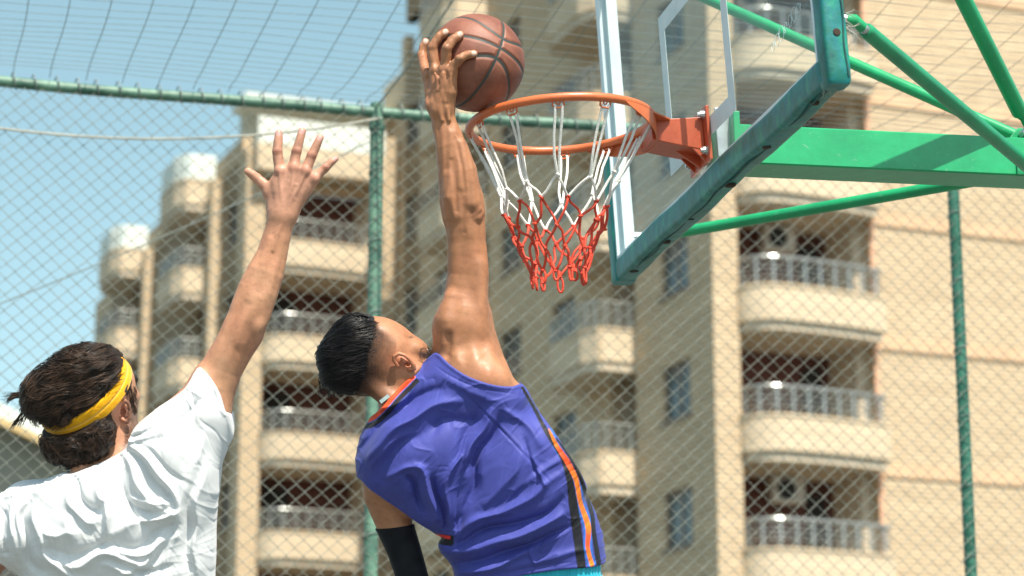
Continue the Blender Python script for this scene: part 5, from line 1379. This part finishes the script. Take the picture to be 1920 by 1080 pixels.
def lg_color(V):
    P2 = np.c_[V[:, 0], -V[:, 2]]
    n = vnoise(V, 80, 13)[:, None] * .5 + .5; C = np.array([.46, .240, .138]) * (1 - .22 * n) + np.array([.10, .02, .01]) * n
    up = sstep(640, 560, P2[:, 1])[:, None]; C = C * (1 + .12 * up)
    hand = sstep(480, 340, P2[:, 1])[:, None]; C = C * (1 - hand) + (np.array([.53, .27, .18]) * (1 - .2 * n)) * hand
    vn = sstep(.35, .95, vnoise(V, 13, 15, 2))[:, None]; C = C * (1 - .14 * vn)
    for q in fing2:
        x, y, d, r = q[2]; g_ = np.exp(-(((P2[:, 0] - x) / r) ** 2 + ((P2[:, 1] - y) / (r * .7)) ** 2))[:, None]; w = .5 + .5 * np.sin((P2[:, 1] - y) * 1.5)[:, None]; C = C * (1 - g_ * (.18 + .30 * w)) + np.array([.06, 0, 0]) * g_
        x, y, d, r = q[-1]; p = pt(x, y, d); u_ = np.array([q[-1][0] - q[-2][0], 0, -(q[-1][1] - q[-2][1])]); u_ = u_ / np.linalg.norm(u_); c = p + np.array([0, -r * .8, 0]) - u_ * r * .1
        g_ = sstep(r * .9, r * .6, np.linalg.norm(V - c, axis=1))[:, None]; C = C * (1 - g_) + np.array([.62, .36, .33]) * g_
        g_ = np.exp(-(np.linalg.norm(V - p - u_ * r * .4, axis=1) / (r * 1.1)) ** 2)[:, None] * .35; C = C * (1 - g_) + np.array([.62, .24, .17]) * g_
    for (x, y, d, r) in mc:
        g_ = np.exp(-((P2[:, 0] - x) ** 2 + (P2[:, 1] - y) ** 2) / 49)[:, None] * .35; C = C * (1 - g_) + np.array([.52, .20, .14]) * g_
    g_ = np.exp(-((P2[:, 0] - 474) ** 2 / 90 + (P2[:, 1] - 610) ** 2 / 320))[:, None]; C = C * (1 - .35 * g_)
    # forearm hair
    sp_ = np.sin(V[:, 0] * 1.9 + V[:, 2] * .9 + 3 * np.sin(V[:, 2] * .6)) * np.sin(V[:, 2] * 1.1 - V[:, 0] * .8); m_ = (sstep(410, 440, P2[:, 1]) * sstep(600, 540, P2[:, 1]))[:, None]; C = C * (1 - .13 * m_ * np.clip(sp_, 0, 1)[:, None])
    # beard and sideburn
    jx = sstep(240, 246, P2[:, 0] + .10 * (P2[:, 1] - 780) + 1.5 * vnoise(V, 8, 3, 1)) * sstep(742, 762, P2[:, 1] + .4 * (262 - P2[:, 0])); sb = sstep(238, 243, P2[:, 0]) * sstep(258, 250, P2[:, 0]) * sstep(722, 734, P2[:, 1]) * sstep(786, 770, P2[:, 1])
    bd_ = np.clip(jx * .93 + sb * .95, 0, .96) * sstep(-24, -12, V[:, 1] - e2y + 10 * 0 + 12)
    chk = sstep(770, 752, P2[:, 1]) * sstep(254, 259, P2[:, 0]); bd_ = bd_ * (1 - chk); bd_ = np.maximum(bd_, .93 * sstep(236, 243, P2[:, 0] + 2 * vnoise(V, 8, 4, 1)) * sstep(774, 786, P2[:, 1]))
    sp2 = .75 + .25 * np.sin(V[:, 0] * 2.7 + V[:, 1]) * np.sin(V[:, 2] * 2.3); g_ = (bd_ * sp2 * (P2[:, 1] < 860) * (P2[:, 1] > 680))[:, None]; C = C * (1 - g_) + np.array([.03, .02, .017]) * g_
    g_ = np.exp(-(((P2[:, 0] - 233) / 13) ** 2 + ((P2[:, 1] - 771) / 24) ** 2))[:, None] * .55 * (V[:, 1] < -24)[:, None]; C = C * (1 - g_) + np.array([.58, .22, .16]) * g_
    return np.clip(C, .01, 1)
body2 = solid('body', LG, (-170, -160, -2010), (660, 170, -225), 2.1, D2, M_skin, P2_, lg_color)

# ---- t-shirt
folds2 = [
    ([(100, 905), (85, 950), (98, 1010), (130, 1060), (180, 1078)], 12, 9), ([(78, 925), (66, 970), (78, 1030), (104, 1078)], 10, -8), ([(45, 930), (40, 980), (52, 1030)], 9, 7), ([(24, 955), (22, 1000), (30, 1040)], 7, -6), ([(66, 930), (56, 970), (62, 1020)], 6, 5),
    ([(118, 1050), (160, 1048), (210, 1032), (250, 1040), (300, 1052)], 12, 9), ([(90, 1010), (140, 1026), (190, 1018), (235, 1000)], 11, -8), ([(98, 985), (130, 1000), (165, 990)], 10, 8), ([(105, 1012), (112, 1030), (128, 1040)], 9, -7),
    ([(140, 900), (152, 940), (180, 965), (206, 958)], 10, 8), ([(160, 895), (176, 930), (205, 944), (222, 930)], 10, -10), ([(196, 880), (214, 920), (222, 960), (218, 990)], 10, 7),
    ([(232, 862), (226, 910), (222, 960), (226, 1000)], 9, 8), ([(240, 868), (250, 920), (270, 960), (300, 985)], 9, -8), ([(246, 850), (275, 900), (310, 940), (345, 960)], 9, 8), ([(252, 842), (290, 885), (325, 920), (348, 950)], 8, -8),
    ([(256, 828), (300, 872), (335, 912), (352, 948)], 8, 7), ([(262, 818), (310, 850), (345, 885), (372, 905)], 9, -4), ([(232, 990), (290, 975), (330, 962), (358, 950)], 9, 8), ([(236, 1010), (295, 1000), (345, 975)], 8, -8), ([(225, 1022), (290, 1022), (350, 995)], 9, 7),
    ([(255, 940), (290, 950), (330, 945)], 7, -5), ([(262, 925), (300, 928), (340, 938)], 7, 5),
    ([(398, 860), (386, 920), (380, 1000), (378, 1080)], 10, 8), ([(382, 870), (368, 940), (362, 1010), (360, 1090)], 9, -7), ([(366, 880), (350, 960), (330, 1040), (318, 1100)], 10, 7), ([(350, 980), (310, 1030), (270, 1080), (250, 1120)], 11, -6),
    ([(330, 980), (290, 1040), (240, 1090)], 9, 6), ([(260, 800), (256, 815), (266, 822), (282, 812)], 7, 6), ([(262, 812), (275, 806), (300, 800)], 5, -5), ([(270, 826), (300, 815), (340, 810)], 8, -4),
    ([(300, 780), (345, 755), (372, 720)], 10, 4), ([(320, 800), (360, 780), (390, 745)], 9, -4), ([(398, 790), (392, 830), (380, 870)], 9, 4), ([(260, 1060), (300, 1064), (340, 1050)], 9, -6), ([(120, 1078), (180, 1100), (240, 1090)], 10, -7),
    ([(205, 1054), (250, 1066), (300, 1084)], 8, 6), ([(20, 925), (60, 915), (100, 915)], 7, 4), ([(150, 960), (146, 985), (165, 1005)], 9, 6)]
seams2 = [([(366, 726), (376, 768), (376, 810), (366, 866)], 1.8, -1.6), ([(360, 728), (370, 768), (370, 810), (360, 866)], 2.2, 1.0), ([(384, 702), (402, 722), (412, 746), (418, 776)], 1.5, -1.1), ([(152, 890), (188, 876), (226, 860), (250, 842)], 1.5, -1.2),
          ([(150, 897), (186, 884), (230, 867), (256, 846)], 1.4, -1.0), ([(6, 1040), (24, 1050), (40, 1064)], 1.4, -1.)]
def sf(Q):
    W_ = Q + 6 * np.c_[vnoise(Q, 100, 71, 1), vnoise(Q, 100, 72, 1)]
    return .66 * fold_field(folds2, W_) + .50 * fold_field([(a_, b_ * .5, c_) for a_, b_, c_ in folds2], W_ + 2) + fold_field(seams2, Q) + 1.2 * vnoise(Q, 110, 73, 1) + 1.5 * ridges(W_, 44, 141, -42, .28) * (.5 + .5 * vnoise(Q, 80, 145, 1)) - 1.2 * ridges(W_, 40, 142, -68, .28) * (.5 - .5 * vnoise(Q, 80, 146, 1)) + .7 * ridges(W_, 30, 143, 10, .3) * sstep(960, 1010, Q[:, 1])
sm_ = Map2(sf, -120, 480, 660, 1340, 1.5)
sbase = union([(torso2, 0), (arm2, 26), (Cone([(196, 800, 4, 50), (200, 860, 6, 56), (205, 910, 8, 66)]), 14), (Cone([(160, 830, -40, 18), (152, 890, -52, 20)]), 14), (larm2, 16), (Cone([(372, 830, 0, 44), (392, 780, 0, 44), (402, 742, 0, 43)], .95), 22),
               (Ell((160, 985, -62), (105, 46, 90), -10), 40), (Ell((320, 880, -50), (60, 40, 90), 10), 40)])
armhole = Cone([(372, 812, -2, 34), (404, 724, -2, 39.5), (432, 664, -4, 41)], .88)
def SH(Q, c=None, rad=None):
    y = -Q[:, 2]; near = sstep(75, -15, Q[:, 1])
    cl = sclip(Q[:, 0], y)
    d = sbase(Q, c, rad) - 5.0 - sm_(Q[:, 0], y) * near
    d = d - 1.3 * np.exp(-((cl + 3) / 3.) ** 2)
    d = smax(d, cl, 2.4)
    return smax(d, -armhole(Q), 2.5)
def sh_color(V):
    n = vnoise(V, 70, 77, 2)[:, None]; return np.array([.65, .675, .69]) * (1 + .02 * n)
shirt = solid('t_shirt', SH, (-110, -130, -1345), (450, 120, -670), 1.9, D2, M_cotton, P2_, sh_color, slack=2.6)
def SHO2(Q, c=None, rad=None):
    y = -Q[:, 2]; d = -3.5 + smin(hips2(Q), smin(Cone([(155, 1350, 16, 80), (135, 1580, -10, 68)])(Q), Cone([(300, 1350, 16, 80), (318, 1570, -46, 68)])(Q), 10), 20)
    return smax(smax(d - 2 * vnoise(Q, 60, 5, 2), 1300 - y, 4), y - 1600, 3)
solid('shorts', SHO2, (20, -130, -1610), (430, 140, -1290), 2.8, D2, attr_mat('dark_shorts', .7, spec=.2), P2_, lambda V: np.tile([.02, .022, .03], (len(V), 1)))

# ---- hair and headband
upv = Puff([(242, 688), (237, 668), (214, 650), (192, 644), (169, 641), (133, 650), (102, 672), (68, 697), (47, 718), (43, 742), (50, 775), (82, 798), (108, 832), (160, 842), (222, 792), (243, 725), (242, 694)], 92, 66, 6)
upin = Ell((162, 742, 6), (84, 94, 88), 0)
lowv = Puff([(92, 786), (83, 804), (84, 824), (93, 848), (107, 866), (133, 871), (150, 874), (180, 866), (206, 850), (223, 824), (226, 795), (221, 776), (226, 756), (240, 738), (248, 716), (238, 700), (200, 720), (140, 740)], 86, 40, 0)
band_pts = np.array([pt(x, y, 0) for x, y in ((97, 797), (150, 801), (214, 748), (241, 698))])
bp3 = []
skb = lambda x, z: 6 - 100 * math.sqrt(max(0, 1 - ((x - 162) / 92) ** 2 - ((z + 742) / 95) ** 2))
for p in band_pts: bp3.append([p[0], skb(p[0], p[2]), p[2]])
bp3 = np.array(bp3); c0 = bp3.mean(0); u_, s_, vt = np.linalg.svd(bp3 - c0); bn = vt[2]
if bn[2] < 0: bn = -bn
def BAND(Q, c=None, rad=None):
    k0 = Ell((162, 742, 6), (91, 99, 95), 0)(Q); f2 = Ell((208, 762, 26), (54, 60, 73), -4)(Q); sk = smin(k0, f2, 14)
    h = (Q - c0) @ bn; rib = .5 * np.sin(h * 2.2) + .35 * vnoise(Q, 12, 3, 2)
    d = smax(sk - 6.0 - rib * .6 + 2.2 * np.exp(-((h - 1) / 1.4) ** 2), np.abs(h) - 16, 4)
    return d
def band_col(V):
    h = (V - c0) @ bn; l_ = np.exp(-((h - 1) / 1.6) ** 2)[:, None] * .35; n = vnoise(V, 20, 3, 2)[:, None]
    return np.array([.76, .37, .010]) * (1 + .06 * n) * (1 - l_) + np.array([.85, .70, .30]) * l_
solid('headband', BAND, (50, -120, -850), (300, 130, -640), 1.8, D2, attr_mat('terry', .9, 0, .6, 500, .001, sheen=.4, spec=.1), P2_, band_col)
M_brown_hair = hair_mat('brown_hair', (.012, .008, .006), (.075, .043, .027), .42)
M_brown_base = hair_mat('brown_hair_base', (.012, .008, .007), (.03, .018, .013), .5)
def HAIR2(Q, c=None, rad=None):
    h = (Q - c0) @ bn
    w_ = -2.5 + 1.4 * vnoise(Q, 34, 88, 2) + 1.8 * np.sin((Q[:, 2] * .45 + Q[:, 0] * .35) * .35 + 2.5 * vnoise(Q, 60, 81, 1)) + 1.6 * vnoise(Q, 22, 82, 2)
    up = smax(upv(Q) + 3 - w_, -h + 14 + 3 * vnoise(Q, 24, 85, 1), 6)
    lo_ = smax(lowv(Q) - 2 - w_, h + 7, 4)
    return np.minimum(up, lo_)
hair2 = solid('hair', HAIR2, (20, -110, -890), (270, 120, -620), 2.0, D2, M_brown_base, P2_)
rs = np.random.RandomState(12); cur, rad_ = [], []
def V1(puff, x, y): return float(puff.m(np.array([x]), np.array([y]))[0])
def F1(puff, x, y): return float(puff.front(np.array([x]), np.array([y]))[0])
def strand(puff, x, y, th, n_, st, curl, lift, r, side=-1, stop=-1.0, grav=0., hmin=-999):
    P_ = []; ph = rs.uniform(0, 6.3); w = rs.uniform(.35, .7)
    for i in range(n_):
        sd_ = V1(puff, x, y)
        if sd_ > stop: break
        P_.append((x, F1(puff, x, y) - lift * (1 + .5 * math.sin(ph + i * w)) if side < 0 else 2 * puff.yc - F1(puff, x, y) + lift, -y))
        if (np.array(P_[-1]) - c0) @ bn < hmin: P_.pop(); break
        t_ = th + curl * math.sin(ph + i * w) + grav * i; x += st * math.cos(t_); y -= st * math.sin(t_)
    if len(P_) >= 4: cur.append(np.array(P_)); rad_.append(r)
for k in range(2800):          # crown to the left and down, in waves
    u, v = rs.rand(), rs.rand()
    x = 50 + 192 * u; y = 643 + 155 * v
    if V1(upv, x, y) > -1: continue
    base = math.pi + .45 + (.55 if x < 110 else 0) * rs.rand() - (.5 if (y < 680) else 0) * rs.rand() + .55 * float(vnoise(np.array([[x, y]]), 90, 91, 1)[0])
    if x > 200: base = math.pi + .9 + rs.uniform(-.3, .3)
    strand(upv, x, y, base, rs.randint(10, 22), rs.uniform(4, 6.5), rs.uniform(.1, .42), rs.uniform(-1.5, 2.5) + (rs.rand() < .25) * rs.uniform(1, 7), rs.uniform(.3, .8), stop=1.5, hmin=15 + rs.uniform(-7, 3))
for k in range(50):           # fringe over the band
    x = rs.uniform(60, 225); yb = np.interp(x, [60, 97, 150, 214, 241], [778, 778, 782, 735, 690]); strand(upv, x, yb - rs.uniform(8, 30), -math.pi / 2 - rs.uniform(.1, .9), rs.randint(5, 9), rs.uniform(3, 4.5), rs.uniform(.2, .6), rs.uniform(0, 3), rs.uniform(.5, 1.1), stop=2)
for k in range(1600):           # curls at the nape
    x = rs.uniform(84, 232); y = rs.uniform(735, 872)
    if V1(lowv, x, y) > 0 or y < np.interp(x, [85, 150, 214, 243], [806, 816, 772, 716]): continue
    strand(lowv, x, y, -math.pi / 2 - rs.uniform(-.2, 1.0), rs.randint(8, 15), rs.uniform(2.8, 4.4), rs.uniform(.3, .9), rs.uniform(-2, 4), rs.uniform(.35, .8), stop=2.5)
def guide(puff, x, y, th, n_, st, curl, lift, stop, hmin, w):
    P_ = []; ph = rs.uniform(0, 6.3)
    for i in range(n_):
        sd_ = V1(puff, x, y)
        if sd_ > stop: break
        p = (x, F1(puff, x, y) - lift * (.4 + .6 * math.sin(min(1, i / 5) * 1.57)), -y)
        if (np.array(p) - c0) @ bn < hmin: break
        P_.append(p); t_ = th + curl * math.sin(ph + i * w); x += st * math.cos(t_); y -= st * math.sin(t_)
    return P_
for k in range(260):           # wavy locks blown to the left
    x = rs.uniform(70, 240); y = rs.uniform(646, 760)
    if V1(upv, x, y) > -2: continue
    base = math.pi + (.30 if y > 690 else .02) + rs.uniform(-.22, .3) + (.45 if x < 100 else 0) + (.25 if x > 205 else 0)
    lock(cur, rad_, rs, guide(upv, x, y, base, rs.randint(13, 26), 5., rs.uniform(.15, .55), rs.uniform(0, 11), rs.uniform(0, 9), 14, rs.uniform(.22, .5)), 17, rs.uniform(2.5, 4.6), .3, .7)
for k in range(16):            # locks falling over the band at the left
    x = rs.uniform(60, 150); y = rs.uniform(750, 775); lock(cur, rad_, rs, guide(upv, x, y, -math.pi / 2 - rs.uniform(-.2, .9), rs.randint(6, 9), 4., .5, rs.uniform(7, 12), 3, -6, .5), 12, 2.2, .3, .55)
for k in range(110):           # curls at the nape
    x = rs.uniform(88, 228); y = rs.uniform(770, 866)
    if V1(lowv, x, y) > -2 or y < np.interp(x, [85, 150, 214, 243], [812, 824, 780, 724]): continue
    lock(cur, rad_, rs, guide(lowv, x, y, -math.pi / 2 - rs.uniform(-.4, 1.1), rs.randint(8, 14), 3.6, rs.uniform(.5, 1.2), rs.uniform(0, 8), 4.5, -999, rs.uniform(.4, .8)), 16, rs.uniform(2, 3.4), .3, .6)
def free(P_, r, jit=2.5, n=12):
    P_ = spline(np.array(P_, float), False, 5); j = rs.uniform(-jit, jit, 3); P3 = np.array([pt(*q) for q in P_]); t_ = np.linspace(0, 1, len(P3))[:, None]
    cur.append(P3 + j * t_ + np.array([0, 0, 1.]) * np.sin(t_ * 9 + rs.uniform(0, 6)) * rs.uniform(0, 1.2)); rad_.append(r)
for k in range(40):            # locks flying off at the left
    e = rs.uniform(-6, 6); free([(80, 735 + e * .6, -20), (52, 738 + e, -10), (28, 741 + e * .8, 0), (6 + rs.uniform(-6, 16), 744 + e * 1.3, 8)], rs.uniform(.3, .6))
for k in range(12):
    free([(70, 742, -15), (40, 742 + rs.uniform(-2, 3), -5), (18, 748 + rs.uniform(-2, 3), 0), (10 + rs.uniform(-3, 6), 756 + rs.uniform(-3, 5), 6)], rs.uniform(.4, .8))
for k in range(18):
    e = rs.uniform(-4, 4); free([(66, 752, -10), (46, 768 + e, -6), (34 + e, 785, 0), (20 + e + rs.uniform(-3, 3), 803 + rs.uniform(-8, 4), 6)], rs.uniform(.45, .9))
for k in range(10): free([(56, 765, -6), (44 + rs.uniform(-4, 4), 785, 0), (38 + rs.uniform(-6, 6), 800, 4)], rs.uniform(.4, .7))
for k in range(14): free([(95, 778, -60), (66, 776, -40), (60 + rs.uniform(-5, 8), 790, -30), (70 + rs.uniform(-5, 5), 802, -28)], rs.uniform(.3, .6))
for k in range(60):
    x = rs.uniform(90, 215); y0_ = np.interp(x, [84, 110, 147, 178, 221], [820, 858, 864, 855, 818]); free([(x, y0_ - 8, -50 + rs.uniform(-10, 30)), (x + rs.uniform(-4, 2), y0_, -48), (x + rs.uniform(-8, 4), y0_ + rs.uniform(3, 9), -44)], rs.uniform(.5, 1.0), 4)
for k in range(60):
    x = rs.uniform(60, 235); y0_ = np.interp(x, [44, 68, 102, 133, 169, 214, 240], [720, 698, 674, 652, 643, 651, 680]); L = rs.uniform(12, 34); free([(x, y0_ + 2, rs.uniform(-20, 20)), (x - L * .5, np.interp(x - L * .5, [44, 68, 102, 133, 169, 214, 240], [720, 698, 674, 652, 643, 651, 680]) - rs.uniform(0, 4), 0), (x - L, np.interp(x - L, [44, 68, 102, 133, 169, 214, 240], [720, 698, 674, 652, 643, 651, 680]) - rs.uniform(-2, 4), 0)], rs.uniform(.35, .7), 2)
for k in range(70):            # sideburn and short beard hairs
    x = rs.uniform(240, 254); y = rs.uniform(722, 768); free([(x, y, -14), (x + rs.uniform(-1, 3), y + 7, -12), (x + rs.uniform(-1, 4), y + 13, -10)], rs.uniform(.5, .9), 1)
hair_strands('hair_strands', cur, rad_, D2, M_brown_hair, hair2)
